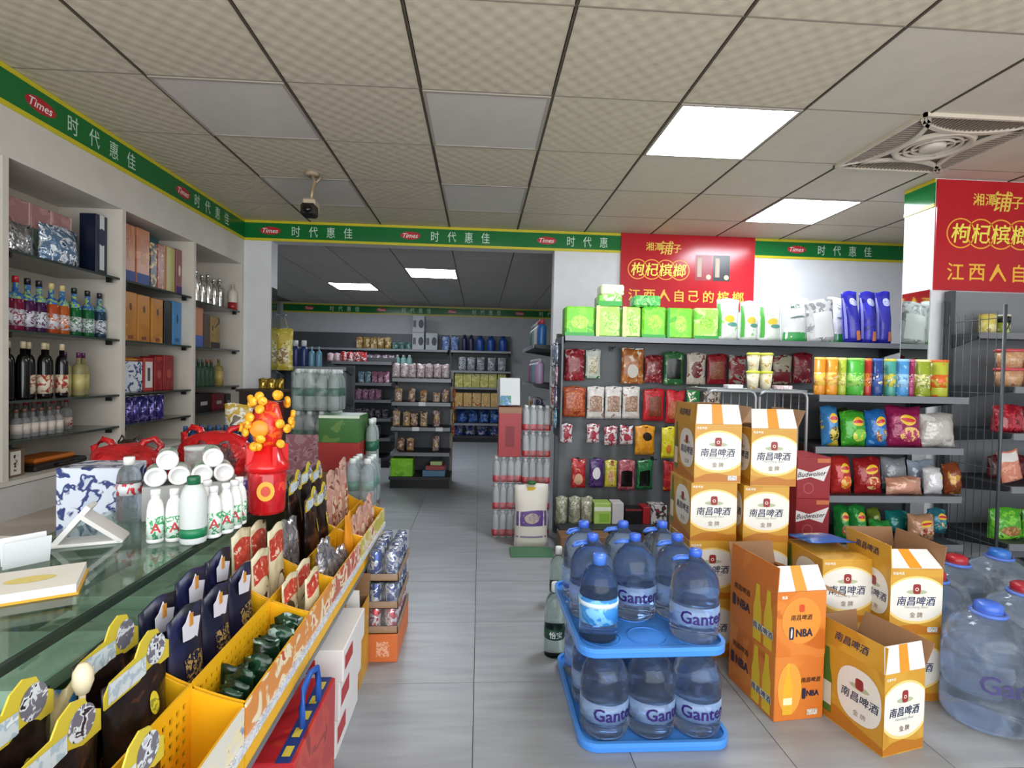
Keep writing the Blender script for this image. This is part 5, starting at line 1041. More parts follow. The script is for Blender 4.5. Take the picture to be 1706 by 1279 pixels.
chip(1391, 1415, 842, z, 'narrow green chips bag on the lowest board', '#1f7a34', '#3a9a48', '#c03a34', seed=0); chip(1416, 1444, 842, z, 'second green chips bag on the lowest board', '#257f38', '#44a050', '#d8d08a', seed=1); chip(1446, 1466, 846, z, 'olive chips bag between green and teal ones', '#6a7a2a', '#b89a4a', '#3a4a1c', seed=2, emb=False, yy=.12); chip(1449, 1484, 866, z, 'crumpled green bag lying before the teal bag', '#2f8a3c', '#5ab060', '#1c5a28', seed=3, emb=False, yy=-.02); chip(1474, 1514, 852, z, 'teal snack bag on the lowest board', '#1f7a74', '#4aa098', '#c8dcd4', seed=4, emb=False, ry=.08, yy=.12); chip(1512, 1556, 858, z, 'beige and red snack bag on the lowest board', '#b58a6a', '#cfae90', '#8a2a2a', seed=5, ry=.06); chip(1546, 1576, 848, z, 'blue-green snack bag at the end of the lowest board', '#2a6a7a', '#4a98a0', '#1c4454', seed=6, ry=.05, yy=.12)
# ------------------------------------------------------------------ right-hand gondola and wire divider
RF, RB, RXA, RXB = 2.72, 3.17, 2.885, 4.1
gondola('snack_shelf', 'tall grey snack shelf unit under the red column banner', (RXA, RF, 0), RXB-RXA, RB-RF, 1.76, ((1.49, .24), (1.18, .45), (.925, .45), (.635, .45), (.32, .45)), panel=m('#7d8084', .5), deck=.1)
wp = thing('wire_divider', 'upright grey wire mesh divider between chips shelf and snack shelf', 'panel', (2.868, .23, 0))
part('post', MB().tube([(0, 2.53, .0), (0, 2.53, 1.63)], .009), GREY, wp); part('post', MB().tube([(0, 2.92, .0), (0, 2.92, 1.7)], .007), GREY, wp)
wv = MB().tube([(0, 0, .1), (0, 0, 1.6)], .0018, 5).mesh('wire', GREY); wh = MB().tube([(0, 2.53, 0), (0, 2.92, 0)], .0022, 5).mesh('wire', GREY)
for k in range(7): part('wire', wv, None, wp, (0, 2.575+k*.05, 0))
for k in range(4): part('wire', wh, None, wp, (0, 0, .3+k*.42))
def sx_(a, y, py): return P(a, py, 'y', y).x
can('food_can', 'yellow labelled can on the top board of the snack shelf', 'can', (sx_(1648, 3.03, 530), 3.04, 1.49), .042, .12, pr('#c9b85a', '#d8cf94', '#a08a3a', 14), m('#b9a24a', .4)); can('food_can', 'black and green can beside the yellow one', 'can', (sx_(1674, 3.03, 530), 3.04, 1.49), .036, .12, pr('#8a9a3a', '#c9d08a', '#2a2a24', 14), m('#d5d5d2', .4), band=m('#1c1c1e', .4), bz=(.6, .9))
JB = pr('#b58a66', '#c4a07c', '#94684a', 26, .25)
for r_ in range(2):
    for i in range(4):
        t = thing('snack_jar', ('upper' if r_ else 'lower')+' tan snack tub with a red lid on the snack shelf', 'jar', (2.965+i*.145, 2.82, 1.18+r_*.105), 0, ('upper' if r_ else 'lower')+' row of red-lid tubs')
        part('tub', cached('tub', lambda: MB().lathe([(0, 0), (.054, 0), (.064, .09), (0, .09)], 18).mesh('tub', JB)), None, t)
        part('lid', cached('tublid', lambda: MB().lathe([(.064, .088), (.069, .089), (.069, .1), (.06, .105), (0, .104)], 18).mesh('lid', m('#b8444c', .3))), None, t)
pouch('snack_bag', 'clear bag of red candy on the snack shelf', 'bag', (2.99, 2.84, .925), .19, .15, .1, pr('#8c1a26', '#b03440', '#5c1018', 22, .15, 0, .5), seed=1, flatb=True); 
for i in range(2): pouch('snack_bag', 'pink bag with white round biscuits on the snack shelf', 'bag', (3.17+i*.2, 2.83, .925), .19, .16, .1, pr('#b8707c', '#dcc4c4', '#a04a58', 14, .2, 0, .3), ((0, .35, .45, .22, m('#dcd0c8', .4), True), (-.4, .72, .3, .13, m('#d8d4d0', .4), True)), seed=2+i, flatb=True, group='pink biscuit bags')
t = pouch('snack_bag', 'white topped pack of pink sausage dangling on the shelf edge', 'bag', (2.97, 2.78, .645), .125, .17, .035, pr('#c47a64', '#d89a80', '#b05a48', 20), ((0, .8, .85, .14, m('#cfcac6', .4), False),), seed=3, ry=-.25, flatb=True)
for i in range(3): pouch('snack_bag', 'green snack bag with brown picture on the low board of the snack shelf', 'bag', (2.995+i*.205, 2.84, .32), .2, .17, .1, pr('#4a9a2a', '#7ac23e', '#2f6a1c', 14, .2, 0, .5), ((0, .3, .6, .16, pr('#8a5a34', '#b88a5a', '#5a8a2a', 40), True),), seed=i, flatb=True, group='green bags on the low board')
pouch('snack_bag', 'orange-red bag beside the green bags', 'bag', (3.62, 2.84, .32), .16, .18, .08, pr('#b8482a', '#c8602f', '#8a2f1c', 8), seed=4, flatb=True)
for i in range(3): pouch('snack_bag', 'dark red pouch on the board above the green bags', 'bag', (3.1+i*.14, 3.0, .635), .12, .13, .06, pr('#4a1a1e', '#6a2a2c', '#2a1014', 14), seed=i, flatb=True, group='dark red pouches')
# wire rack with noodle cups behind the beer cartons
WY = 2.78
xa, xb = sx_(1178, WY, 655), sx_(1345, WY, 655); zt = fz(1260, 652, WY)
wr = thing('wire_rack', 'grey tubular wire rack with rounded hoops behind the beer cartons', 'rack', (xa, WY, 0))
ww = (xb-xa-.02)/2
for k in range(2):
    o = k*(ww+.02); c = .03
    part('hoop', MB().tube([(o, 0, 0), (o, 0, zt-c), (o+c*.3, 0, zt-c*.3), (o+c, 0, zt), (o+ww-c, 0, zt), (o+ww-c*.3, 0, zt-c*.3), (o+ww, 0, zt-c), (o+ww, 0, 0)], .008, 8), m('#9a9c9e', .35, .5), wr)
    for i in range(1, 6): part('wire', MB().tube([(o+ww*i/6, .002, .2), (o+ww*i/6, .002, zt)], .002, 5), m('#9a9c9e', .35, .5), wr)
part('top_board', MB().box(0, xb-xa, .0, .3, zt-.004, zt+.012), m('#6d7073', .5), wr); part('lower_board', MB().box(0, xb-xa, .0, .3, .5, .512), GREY, wr); part('foot_board', MB().box(0, xb-xa, .0, .3, 0, .02), GREY, wr)
CUP = pr('#d8d0b0', '#e4dec8', '#c8a84a', 30, .4)
xc = sx_(1265, WY+.08, 620)
for r_ in range(2):
    for i in range(2):
        t = thing('noodle_cup', ('upper' if r_ else 'lower')+' yellow-green noodle cup stacked on the wire rack', 'cup', (xc-.036+i*.074, WY+.08, zt+.012+r_*.1), 0, ('upper' if r_ else 'lower')+' noodle cups')
        part('cup', cached('ncup', lambda: MB().lathe([(0, 0), (.026, 0), (.034, .09), (0, .09)], 16).mesh('cup', CUP)), None, t); part('lid', cached('ncl', lambda: MB().lathe([(.034, .086), (.0365, .088), (.0365, .096), (.03, .1), (0, .1)], 16).mesh('lid', m('#c4cc3a', .4))), None, t)
for i, (x, c1, nm) in enumerate(((1290, '#c9a8b0', 'white and pink'), (1226, '#dcdcdc', 'white'))):
    box('small_pack', nm+' small paper pack lying on the wire rack beside the cups', 'packet', (sx_(x+(15 if i == 0 else -3), WY+.04, 640), WY+.05, zt+.012), .085, .06, .022, pr(c1, '#e8e4e4', '#8a5a6a', 40))
for i, (x, c1, nm) in enumerate(((1196, '#2a4a2c', 'dark green'), (1222, '#232323', 'black'), (1290, '#7d2a22', 'rust'), (1318, '#9a2430', 'red'))):
    pouch('snack_bag', nm+' snack bag inside the wire rack', 'bag', (sx_(x, WY+.15, 690)-.012, WY+.15, .512), .075, .5, .06, pr(c1, c1, '#b89a5a', 14), seed=i, flatb=True)
# ------------------------------------------------------------------ beer cartons
GC = pr('#c08c2a', '#c79634', '#b88226', 3, .4); NC = pr('#c86e26', '#cf7a30', '#bd6220', 3, .4); BC = m('#8a1820', .4); KR = m('#8a6544', .7); NAV = m('#1c2a4e', .4); OVW = m('#ddd9d0', .4)
AMB = m('#b06c18', .4); GRYT = m('#9aa09c', .4); BRNT = m('#8d7a62', .4); EMR = m('#8e2a2c', .4); LEAF = m('#a9b08f', .5); SMW = m('#efe6d0', .4); YELB = m('#d9b42a', .4); NVB = m('#23233a', .4)
def clipped(fw, cy, rx, ry, d, face, n=40):
    """an oval wider than the face, cut off at its edges"""
    return MB().flat([(max(-fw*.497, min(fw*.497, rx*math.cos(2*math.pi*i/n))), cy+ry*math.sin(2*math.pi*i/n)) for i in range(n)], d, 0, face)
def print_face(t, fw, fh, d, face, kind, bar=False):
    """all the print of one carton face, each motif a part of its own"""
    def add(nm, key, fn, mt): part(nm, cached(('cf', face, kind, round(fw, 3), round(fh, 3), round(d, 3), key), lambda: fn().mesh(nm, mt)), None, t)
    e = d+.0006
    if kind == 'gold':
        add('amber_wave', 'w', lambda: MB().flat([(-fw/2, .004), (fw/2, .004), (fw/2, fh*.13), (fw*.3, fh*.12), (0, fh*.17), (-fw*.25, fh*.15), (-fw/2, fh*.07)], e, 0, face), AMB)
        add('gold_halo', 'h', lambda: clipped(fw, fh*.535, fw*.62, fh*.36, e+.0003, face), m('#e8c878', .4))
        add('white_oval', 'o', lambda: clipped(fw, fh*.54, fw*.59, fh*.325, e+.0006, face), OVW)
        add('emblem_leaves', 'l', lambda: MB().oval(0, fh*.655, fw*.2, fh*.035, e+.0009, 0, face), LEAF)
        add('emblem', 'e', lambda: MB().oval(0, fh*.70, fw*.075, fh*.075, e+.0012, 0, face, p=4), EMR)
        add('emblem_arch', 'a', lambda: MB().ring(0, fh*.695, fw*.022, fw*.034, e+.0015, 0, face, n=14), SMW)
        add('lettering', 't1', lambda: MB().text('南昌啤酒', fw*.185, 0, fh*.52, e+.0012, 0, face, bold=.012, shear=.15), NAV)
        add('lettering', 't2', lambda: MB().text('Nanchang Beer', fw*.075, 0, fh*.425, e+.0012, 0, face, shear=.3), GRYT)
        add('lettering', 't3', lambda: MB().text('金 牌', fw*.11, 0, fh*.31, e+.0012, 0, face, bold=.01), BRNT)
        add('lettering', 't4', lambda: MB().text('南昌啤酒', fw*.055, -fw*.36, fh*.935, e+.0012, 0, face, bold=.02), SMW)
        if bar: add('barcode', 'b', lambda: MB().rect(fw*.22, fw*.42, fh*.05, fh*.13, e+.0012, 0, face), pr('#e6e2dc', '#3a3a3a', '#e6e2dc', 300))
    elif kind == 'side':       # long gold side: bottle picture at the far end
        add('amber_wave', 'w', lambda: MB().flat([(-fw/2, .004), (fw/2, .004), (fw/2, fh*.1), (fw*.1, fh*.16), (-fw*.2, fh*.24), (-fw/2, fh*.26)], e, 0, face), AMB)
        add('white_oval', 'o', lambda: MB().oval(fw*.14, fh*.55, fw*.33, fh*.34, e+.0006, 0, face, p=2.5, n=26), OVW)
        add('emblem_leaves', 'l', lambda: MB().oval(fw*.15, fh*.655, fw*.15, fh*.035, e+.0009, 0, face), LEAF)
        add('emblem', 'e', lambda: MB().oval(fw*.15, fh*.70, fw*.06, fh*.07, e+.0012, 0, face, p=4), EMR)
        add('lettering', 't1', lambda: MB().text('南昌啤酒', fw*.14, fw*.16, fh*.52, e+.0012, 0, face, bold=.012, shear=.15), NAV)
        add('lettering', 't3', lambda: MB().text('金 牌', fw*.085, fw*.16, fh*.32, e+.0012, 0, face), BRNT)
        bp_ = [(-.08, .06), (.08, .06), (.085, .5), (.05, .66), (.03, .92), (-.03, .92), (-.05, .66), (-.085, .5)]
        add('pictured_bottle', 'p', lambda: MB().flat([(-fw*.36+u*fw, v*fh+.01) for u, v in bp_], e+.0009, 0, face), m('#4f6a2a', .35))
        add('pictured_label', 'pl', lambda: MB().rect(-fw*.44, -fw*.28, fh*.2, fh*.5, e+.0012, 0, face), m('#cfc6b0', .4))
    elif kind == 'nba':
        add('orange_oval', 'g', lambda: MB().oval(0, fh*.55, fw*.4, fh*.36, e+.0003, 0, face, n=26), m('#d98a38', .4))
        add('emblem', 'e', lambda: MB().oval(0, fh*.74, fw*.055, fh*.06, e+.0009, 0, face, p=4), m('#c84a24', .4))
        add('lettering', 't1', lambda: MB().text('南昌啤酒', fw*.11, 0, fh*.6, e+.0009, 0, face, bold=.012, shear=.15), m('#4a2c1c', .4))
        add('lettering', 't2', lambda: MB().text('NBA', fw*.2, fw*.06, fh*.36, e+.0009, 0, face, bold=.04, sx=.85), NVB)
        add('sports_logo', 'lg', lambda: MB().oval(-fw*.2, fh*.36, fw*.05, fh*.1, e+.0009, 0, face, p=5), NVB)
        add('logo_figure', 'lf', lambda: MB().flat([(-fw*.215, fh*.28), (-fw*.185, fh*.3), (-fw*.18, fh*.4), (-fw*.2, fh*.45), (-fw*.215, fh*.38)], e+.0012, 0, face), OVW)
        add('lettering', 't3', lambda: MB().text('南昌', fw*.06, -fw*.36, fh*.92, e+.0009, 0, face, bold=.02), SMW)
    elif kind == 'nbab':
        add('orange_oval', 'g', lambda: MB().oval(-fw*.2, fh*.5, fw*.24, fh*.4, e+.0003, 0, face, n=26), m('#e0983a', .4))
        bp_ = [(-.1, .1), (.1, .1), (.1, .52), (.055, .68), (.03, .72), (.03, .9), (-.03, .9), (-.03, .72), (-.055, .68), (-.1, .52)]
        add('pictured_bottle', 'p', lambda: MB().flat([(-fw*.24+u*fw, v*fh) for u, v in bp_], e+.0006, 0, face), m('#d8a62e', .3))
        add('pictured_label', 'pl', lambda: MB().rect(-fw*.33, -fw*.15, fh*.25, fh*.36, e+.0009, 0, face), m('#e6dcae', .4))
        add('lettering', 't1', lambda: MB().text('南昌啤酒', fw*.1, fw*.23, fh*.62, e+.0009, 0, face, bold=.012, shear=.15), m('#4a2c1c', .4))
        add('lettering', 't2', lambda: MB().text('NBA', fw*.15, fw*.27, fh*.41, e+.0009, 0, face, bold=.04, sx=.85), NVB)
        add('sports_logo', 'lg', lambda: MB().oval(fw*.09, fh*.41, fw*.04, fh*.085, e+.0009, 0, face, p=5), NVB)
        add('barcode', 'b', lambda: MB().rect(fw*.16, fw*.38, fh*.07, fh*.16, e+.0009, 0, face), pr('#e6d8c4', '#3a3a3a', '#e6d8c4', 300))
    elif kind == 'nbas':
        bp_ = [(-.07, .04), (.07, .04), (.07, .55), (.04, .75), (.03, .95), (-.03, .95), (-.04, .75), (-.07, .55)]
        for q_, c0 in enumerate((.12, .34)): add('pictured_bottle', ('p', q_), lambda: MB().flat([(fw*c0+u*fw*1.2, v*fh) for u, v in bp_], e+.0006, 0, face), YELB)
        add('pictured_label', 'pl', lambda: MB().rect(fw*.04, fw*.44, fh*.22, fh*.34, e+.0012, 0, face), m('#d9d4c0', .4))
        add('lettering', 't0', lambda: MB().text('南昌啤酒', fw*.1, fw*.24, fh*.28, e+.0015, 0, face, bold=.012), NAV)
        add('lettering', 't1', lambda: MB().text('南昌啤酒', fw*.09, -fw*.22, fh*.7, e+.0009, 0, face, bold=.012), m('#4a2c1c', .4))
        add('lettering', 't2', lambda: MB().text('NBA', fw*.17, -fw*.18, fh*.45, e+.0009, 0, face, bold=.04, sx=.85), NVB)
        add('sports_logo', 'lg', lambda: MB().oval(-fw*.4, fh*.45, fw*.04, fh*.1, e+.0009, 0, face, p=5), NVB)
    elif kind == 'bud':
        add('white_bowtie', 'w', lambda: MB().flat([(-fw*.5, fh*.72), (-fw*.1, fh*.63), (fw*.5-.004, fh*.8), (fw*.3, fh*.42), (-fw*.1, fh*.52), (-fw*.5, fh*.44)], e, 0, face), m('#d8d4d2', .4))
        add('lettering', 't', lambda: MB().text('Budweiser', fw*.2, -fw*.06, fh*.595, e+.0006, 0, face, bold=.005, shear=.35, ang=.08), m('#2a1a1c', .4))
        add('gold_band', 'gb', lambda: MB().rect(fw*.1, fw*.48, fh*.86, fh*.96, e, 0, face), m('#b8683a', .4))
        add('crown_print', 'c', lambda: MB().ring(-fw*.15, fh*.25, fw*.13, fw*.16, e, 0, face), m('#a84a44', .4))
def carton(label, loc, w, d, h, body, front, side, rz=0, flaps=None, bar=False, group=None, lside=True):
    """origin: front left lower corner, front looks to -y; flaps: dict of the flaps that stand open"""
    t = thing('beer_carton', label, 'carton', loc, rz, group)
    if flaps:
        th = .004
        part('front_board', MB().box(0, w, 0, th, 0, h), body, t); part('back_board', MB().box(0, w, d-th, d, 0, h), [body], t)
        part('side_board', MB().box(0, th, th, d-th, 0, h), body, t); part('side_board', MB().box(w-th, w, th, d-th, 0, h), body, t); part('bottom_board', MB().box(th, w-th, th, d-th, .0, .004), KR, t)
        for a, b in ((th+.0005, 0), (d-th-.0015, 1)): part('inner_liner', MB().box(th, w-th, a, a+.001, .004, h-.001), KR, t)
        for a in (th+.0005, w-th-.0015): part('inner_liner', MB().box(a, a+.001, th+.002, d-th-.002, .004, h-.001), KR, t)
        for nm, ang in flaps.items():
            L_ = .085
            if nm == 'front':     # white flap with an orange stripe, hinged at the front top edge
                f = part('flap', MB().prism([(0, 0), (w, 0), (w*.96, L_), (w*.04, L_)], 0, .003, 0, '-y'), m('#d9d6d0', .5), t, (0, .003, h), (ang, 0, 0))
                part('flap_stripe', MB().flat([(w*.36, .0), (w*.6, 0), (w*.59, L_), (w*.38, L_)], .0036, 0, '-y'), m('#d98a24', .4), f)
            elif nm == 'back': part('flap', MB().box(0, w, -.003, 0, 0, L_), KR, t, (0, d, h), (ang, 0, 0))
            elif nm == 'left': 
                f = part('flap', MB().box(0, .003, 0, d, 0, L_), body, t, (0, 0, h), (0, ang, 0))
                if front == 'gold': part('flap_print', MB().text('南昌啤酒', d*.13, -d*.5, L_*.5, .0008, 0, '-x', bold=.012, shear=.15), NAV, f)
            elif nm == 'right': part('flap', MB().box(-.003, 0, 0, d, 0, L_), KR, t, (w, 0, h), (0, ang, 0))
    else: part('carton_body', MB().box(0, w, 0, d, 0, h), body, t, bevel=.002)
    print_face_shift(t, (w/2, 0, 0), w, h, '-y', front, bar)
    if lside and side: print_face_shift(t, (0, d/2, 0), d, h, '-x', side, False)
    return t
def print_face_shift(t, off, fw, fh, face, kind, bar):
    before = set(t.children); print_face(t, fw, fh, 0, face, kind, bar)
    for c in t.children:
        if c not in before: c.location = off
CW, CD, CH = .2, .26, .25
# left stack (four high) and right stack (four high)
def stack_xy(px, y, py): q = P(px, py, 'y', y); return q.x
yS = 2.2
xl = stack_xy(1150, yS, 870); xr = stack_xy(1236, yS+.02, 870)
lv = ('lowest', 'second', 'third')
for k in range(3):
    carton(lv[k]+' gold beer carton in the stack beside the blue trays', (xl, yS, k*CH), CW, CD, CH, GC, 'gold', 'side', -.02)
    carton(lv[k]+' gold beer carton in the stack next to the red cartons', (xr, yS+.01, k*CH*.985), CW, CD, CH*.985, GC, 'gold', 'side', -.02)
carton('opened gold beer carton on top of the stack beside the blue trays', (stack_xy(1156, yS, 800), yS, 3*CH), CW, CD, CH, GC, 'gold', 'side', -.03, {'front': -.25, 'left': .06, 'back': .3, 'right': .5}, True)
carton('opened gold beer carton on top of the stack next to the red cartons', (stack_xy(1249, yS, 800), yS-.005, 3*CH*.985), CW, CD, CH*.985, GC, 'gold', 'side', -.01, {'front': -.3, 'back': -.9, 'right': .4})
xb_ = stack_xy(1322, 2.52, 850)
for k in range(4): carton(('lowest', 'second', 'third', 'topmost')[k]+' red beer carton with white bowtie in the stack behind gold cartons', (xb_, 2.5, k*.205), .17, .22, .205, BC, 'bud', None, 0)
carton('opened gold beer carton on the floor between the can stack and the white cartons', (-.555, 2.0, 0), .125, .17, .29, GC, 'gold', None, 0, {'front': -.05, 'left': .1, 'back': -.1})
# orange cartons
q = P(1289, 1203, 'z', 0); rzn = .11
carton('lower orange beer carton with a pictured bottle and basketball logo', (q.x, q.y, 0), .192, .28, .228, NC, 'nbab', 'nbas', rzn)
carton('opened upper orange beer carton with basketball logo', (q.x, q.y, .228), .192, .28, .228, NC, 'nba', 'nbas', rzn, {'front': -.45, 'left': .05, 'back': -.3, 'right': 1.9})
# gold cartons in the middle and on the right, two high each
xm = P(1369, 1000, 'y', 1.98).x
for k in range(2): carton(('lower', 'upper')[k]+' closed gold beer carton between orange carton and opened gold carton', (xm, 1.98, k*CH), .2, .26, CH, GC, 'gold', 'side', -.02)
xq = P(1480, 1080, 'y', 1.88).x
carton('lower gold beer carton of the pair beside the water jugs', (xq, 1.88, 0), .2, .25, CH, GC, 'gold', 'side', -.03)
carton('opened upper gold beer carton of the pair beside the water jugs', (xq, 1.88, CH), .2, .25, CH, GC, 'gold', 'side', -.03, {'front': -.95, 'left': -.05, 'right': .12, 'back': -.2}, True)
q = P(1470, 1262, 'z', 0); q2 = P(1537, 1245, 'z', 0)
carton('opened gold beer carton standing foremost on the floor', (q.x, q.y, 0), (q2-q).length, .245, .265, GC, 'gold', 'side', math.atan2(q2.y-q.y, q2.x-q.x), {'front': -.12, 'left': .1, 'right': .5, 'back': -.1})
pouch('snack_bag', 'blue and yellow bag lying on the middle gold cartons', 'bag', (xm+.1, 2.24, CH*2+.02), .2, .17, .03, pr('#2a52a0', '#4a78c0', '#d8cf9a', 9), seed=3, rx=math.pi/2-.1, rz=0)
# ------------------------------------------------------------------ blue trays of water bottles
BLU = m('#3f86dc', .3)
def rrect(x0, x1, y0, y1, r, n=6):
    pts = []
    for cx_, cy_, a0 in ((x1-r, y0+r, -90), (x1-r, y1-r, 0), (x0+r, y1-r, 90), (x0+r, y0+r, 180)):
        for k in range(n+1): a = math.radians(a0+90*k/n); pts.append((cx_+r*math.cos(a), cy_+r*math.sin(a)))
    return pts
def tray(label, loc, w, d, rz):
    t = thing('plastic_tray', label, 'tray', loc, rz)
    part('tray_plate', MB().prism(rrect(-w/2, w/2, 0, d, .06), 0, .02), BLU, t, bevel=.004)
    o = rrect(-w/2, w/2, 0, d, .06); i_ = rrect(-w/2+.012, w/2-.012, .012, d-.012, .05); n = len(o); mb = MB()
    mb.add([(x, y, .018) for x, y in o]+[(x, y, .032) for x, y in o]+[(x, y, .032) for x, y in i_]+[(x, y, .018) for x, y in i_], [(a*n+k, a*n+(k+1) % n, ((a+1) % 4)*n+(k+1) % n, ((a+1) % 4)*n+k) for a in range(4) for k in range(n)])
    part('tray_rim', mb, m('#4a90e4', .28), t)
    for i in range(3):
        for j in range(3): part('seat_ring', MB().lathe([(.06, .0195), (.06, .022), (.066, .022), (.066, .0195)], 24), BLU, t, ((i-1)*.155, .1+j*.165, 0))
    return t
tray('blue plastic tray on the floor holding water bottles', (.59, 1.64, 0), .5, .56, 0)
tray('blue plastic tray resting on the lower water bottles', (.575, 1.63, .31), .49, .56, .02)
GW = water('#cfe4ff', '#dcebff', .18, 1.33, .97); GH = m('#4a78d8', .3); GLAB = film('#a4c6f6', .6, .0, 3); GTX = m('#2a1566', .4)
def big_bottle(label, x, y, z, group, rz, h=.29, R=.08):
    t = thing('water_bottle', label, 'bottle', (x, y, z), rz, group)
    pf = [(0, .004), (R*.5, .004), (R*.8, 0), (R*.95, .008), (R, .025), (R*.97, .04), (R, .055), (R, .125), (R*.97, .132), (R, .139), (R*.97, .15), (R, .158), (R*.995, .17), (R*.93, .2), (R*.78, .225), (R*.52, .246), (R*.29, .262), (R*.22, .268), (R*.22, .278), (0, .278)]
    part('body', cached('gwb', lambda: MB().lathe(pf, 28).mesh('body', GW)), None, t)
    part('label', cached('gwl', lambda: MB().lathe([(R*1.004, .06), (R*1.01, .06), (R*1.01, .122), (R*1.004, .122)], 28).mesh('label', GLAB)), None, t)
    part('lettering', cached('gwt', lambda: MB().text('Ganten', .056, .008, .091, 0, 0, bend=R*1.03, bold=.02).mesh('lettering', GTX)), None, t)
    part('cap', cached('gwc', lambda: MB().lathe([(0, .27), (.0205, .27), (.021, .288), (.0185, .293), (0, .293)], 18).mesh('cap', m('#3f68d0', .3))), None, t)
    part('carry_handle', cached('gwh', lambda: MB().tube([(-.024, 0, .262), (-.05, .0, .262), (-.07, .005, .256), (-.07, .02, .25), (-.05, .03, .258), (-.02, .012, .264)], .0055, 7).mesh('carry_handle', GH)), None, t)
    return t
rnd = random.Random(5)
for i in range(3):
    for j in range(3):
        big_bottle('large blue-tinted water bottle on the floor tray '+['in the column beside the green-label bottles', 'in the middle column', 'in the column beside the beer cartons'][i], .435+i*.157, 1.735+j*.165, .02, 'floor tray bottles '+['in the column beside the green-label bottles', 'in the middle column', 'in the column beside the beer cartons'][i], rnd.uniform(-.25, .3)+.15)
for i in range(3):
    for j in range(3):
        if j == 0 and i < 2: continue
        big_bottle('large blue-tinted water bottle on the upper tray '+['in the column beside the green-label bottles', 'in the middle column', 'in the column beside the beer cartons'][i], .42+i*.157, 1.735+j*.165, .33, 'upper tray bottles '+['in the column beside the green-label bottles', 'in the middle column', 'in the column beside the beer cartons'][i], rnd.uniform(-.4, .5)+.15)
q = P(1008, 1085, 'z', .33)
t = bottle('water_bottle', 'slimmer blue water bottle with a bright blue label on the upper tray', 'bottle', (q.x+.0, 1.74, .33), .064, .275, water('#b0d6ff', '#c8e2ff', .2, 1.33, .95), m('#4a7ad8', .3), pr('#3a8ad4', '#7ac0ea', '#dfeef8', 12), sh=.55, rn=.32, nk=.86, lz=(.22, .52), n=24)
part('label_patch', MB().lathe([(.0652, .115), (.0662, .115), (.0662, .13), (.0652, .13)], 24), m('#cfe4f4', .4), t)
GW2 = water('#dcefe5', '#ecf5f0', .2, 1.33, 1.0)
for i, (x, y) in enumerate(((929, 1098), (934, 1015))):
    q = P(x, y, 'z', 0); bottle('water_bottle', ('near' if i == 0 else 'far')+' green-label clear water bottle on the floor beside the trays', 'bottle', (max(.2, q.x-.01), q.y+.04, 0), .044, .31, GW2, m('#dfe4e2', .4), m('#123f30', .4), sh=.6, rn=.36, nk=.86, lz=(.26, .4), txt='怡宝', tmat=m('#d5ded8'), tsize=.03, n=20)
# ------------------------------------------------------------------ water jugs wrapped in film
JW = water('#cbdffb', '#dfecfd', .2, 1.3, .97)
def jug(label, x, y, rz, capc, h=.41, R=.128, lettered=False, z=0):
    t = thing('water_jug', label, 'jug', (x, y, z), rz)
    pf = [(0, .006), (R*.7, .006), (R*.9, 0), (R, .02), (R, .1), (R*.96, .11), (R*.96, .12), (R, .13), (R, .24), (R*.96, .25), (R, .262), (R*.97, .3), (R*.82, .34), (R*.5, .365), (R*.26, .375), (R*.24, .395), (0, .395)]
    part('body', cached('jgb', lambda: MB().lathe(pf, 28).mesh('body', JW)), None, t)
    part('cap', cached(('jgc', capc), lambda: MB().lathe([(0, .38), (.038, .38), (.042, .386), (.042, .41), (.03, .418), (0, .418)], 20).mesh('cap', m(capc, .35))), None, t)
    if lettered: part('lettering', MB().text('Ganten', .085, -.01, .175, 0, 0, bend=R*1.02, bold=.02), GTX, t)
    part('film_wrap', cached('jgf', lambda: MB().lathe([(R*1.04, .01), (R*1.05, .1), (R*1.05, .26), (R*1.02, .31), (R*.85, .36), (R*.55, .385), (R*.36, .392)], 24).mesh('film_wrap', film('#dfe8f0', .1, .9, 7))), None, t)
    part('handle_ring', cached(('jgh', capc), lambda: MB().tube([(.05*math.cos(a), .05*math.sin(a), .379) for a in [k*math.pi/8 for k in range(17)]], .007, 7).mesh('handle_ring', m('#3a66c8', .35))), None, t)
    return t
jug('film-wrapped water jug with blue handle ring and purple lettering', 1.83, 1.78, .1, '#3f66c4', lettered=True)
jug('film-wrapped water jug with a red cap behind the lettered jug', 1.90, 2.09, .3, '#a8222c'); jug('film-wrapped water jug with a red cap by the snack shelf', 2.17, 2.27, .3, '#a8222c'); jug('film-wrapped water jug with a red cap right of the lettered jug', 2.15, 1.95, .6, '#a02430')
jug('film-wrapped water jug partly out of view before the lettered jug', 2.0, 1.54, .4, '#3f66c4')
jug('film-wrapped water jug with a blue cap against the chips shelf', 1.88, 2.40, .2, '#2f6ab8')
jug('film-wrapped water jug with a blue cap at the far end', 2.46, 2.35, .2, '#2f6ab8')
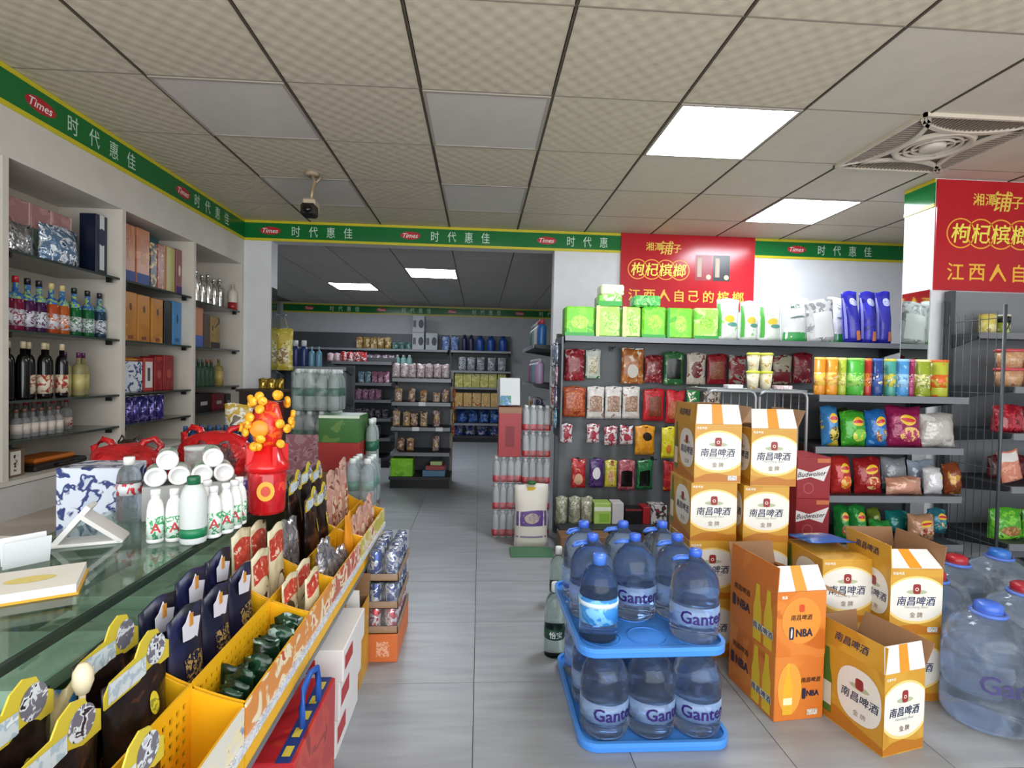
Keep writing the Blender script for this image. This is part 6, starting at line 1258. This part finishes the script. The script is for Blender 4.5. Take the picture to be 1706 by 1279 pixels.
# ------------------------------------------------------------------ ceiling cassette and security camera
CG = m('#cbbfae', .45); CDK = m('#5a4f45', .6)
cs = thing('air_conditioner', 'square ceiling air cassette with ribbed edge grilles and curved frame', 'vent', (X0+6.5*.6, Y0+1.5*.6, CE)); S_ = .33
part('backing', MB().box(-.3, .3, -.3, .3, -.002, .012), CDK, cs)
def arc_pts(n=12): return [(-S_+2*S_*i/n, -S_+.012+.13*math.sin(math.pi*i/n)**.75) for i in range(n+1)]
for k in range(4):
    rot = (0, 0, k*math.pi/2); a_ = arc_pts()
    inner = MB(); n = len(a_); vs_ = []; 
    for x, y in a_: vs_ += [(x, y, -.02), (x*.97, y+.028, -.02), (x*.97, y+.028, -.004), (x, y, -.004)]
    inner.add(vs_, [(4*i+j, 4*i+(j+1) % 4, 4*i+4+(j+1) % 4, 4*i+4+j) for i in range(n-1) for j in range(4)])
    part('curved_strut', inner, CG, cs, (0, 0, 0), rot)
    part('outer_edge', MB().box(-S_, S_, -S_, -S_+.014, -.018, 0), CG, cs, (0, 0, 0), rot)
    for i in range(1, 30):
        x = -S_+2*S_*i/30; yb = -S_+.012+.13*math.sin(math.pi*i/30)**.75
        if yb+S_ > .03: part('grille_rib', MB().box(x-.0035, x+.0035, -S_+.012, yb+.004, -.012, -.006), m('#94877a', .5), cs, (0, 0, 0), rot)
    part('corner_plate', MB().prism([(-S_+.01, -S_+.01), (-S_+.08, -S_+.055), (-S_+.055, -S_+.08)], -.02, -.005, 0, '+z'), CG, cs, (0, 0, 0), rot)
part('centre_ring', MB().lathe([(.15, -.004), (.155, -.022), (.175, -.024), (.185, -.004)], 32), CG, cs)
part('centre_dish', MB().lathe([(0, -.03), (.05, -.03), (.06, -.02), (.06, -.004)], 24), CG, cs)
for r in (.085, .12): part('louvre_ring', MB().lathe([(r, -.006), (r+.004, -.018), (r+.012, -.016), (r+.012, -.006)], 28), CG, cs)
for k in range(4): part('spoke', MB().box(.05, .16, -.006, .006, -.014, -.006), CG, cs, (0, 0, 0), (0, 0, k*math.pi/2+.78))
q = P(520, 288, 'z', CE)
sc = thing('security_camera', 'small black security camera hanging from a bent bracket at the ceiling', 'camera', (q.x, q.y, CE)); sc.scale = (1.45, 1.45, 1.45)
part('ceiling_mount', MB().lathe([(0, -.012), (.03, -.012), (.032, 0), (0, 0)], 16), m('#a8947e', .4), sc)
part('bracket', MB().tube([(0, 0, -.01), (.012, 0, -.04), (.002, 0, -.08), (0, -.01, -.13)], .009, 8), m('#9a866e', .35, .3), sc)
part('side_arm', MB().tube([(.002, 0, -.06), (.03, 0, -.03), (.04, 0, -.015)], .006, 7), m('#9a866e', .35, .3), sc)
part('housing', MB().box(-.028, .028, -.05, .03, -.17, -.125), m('#b8a890', .4), sc, bevel=.008); part('lens_block', MB().box(-.031, .031, -.062, -.0, -.205, -.15), m('#151312', .25), sc, bevel=.008)
part('lens', MB().lathe([(0, 0), (.016, 0), (.018, -.006), (0, -.006)], 16), m('#0a0a0c', .05), sc, (0, -.062, -.178), (math.radians(-90), 0, 0))
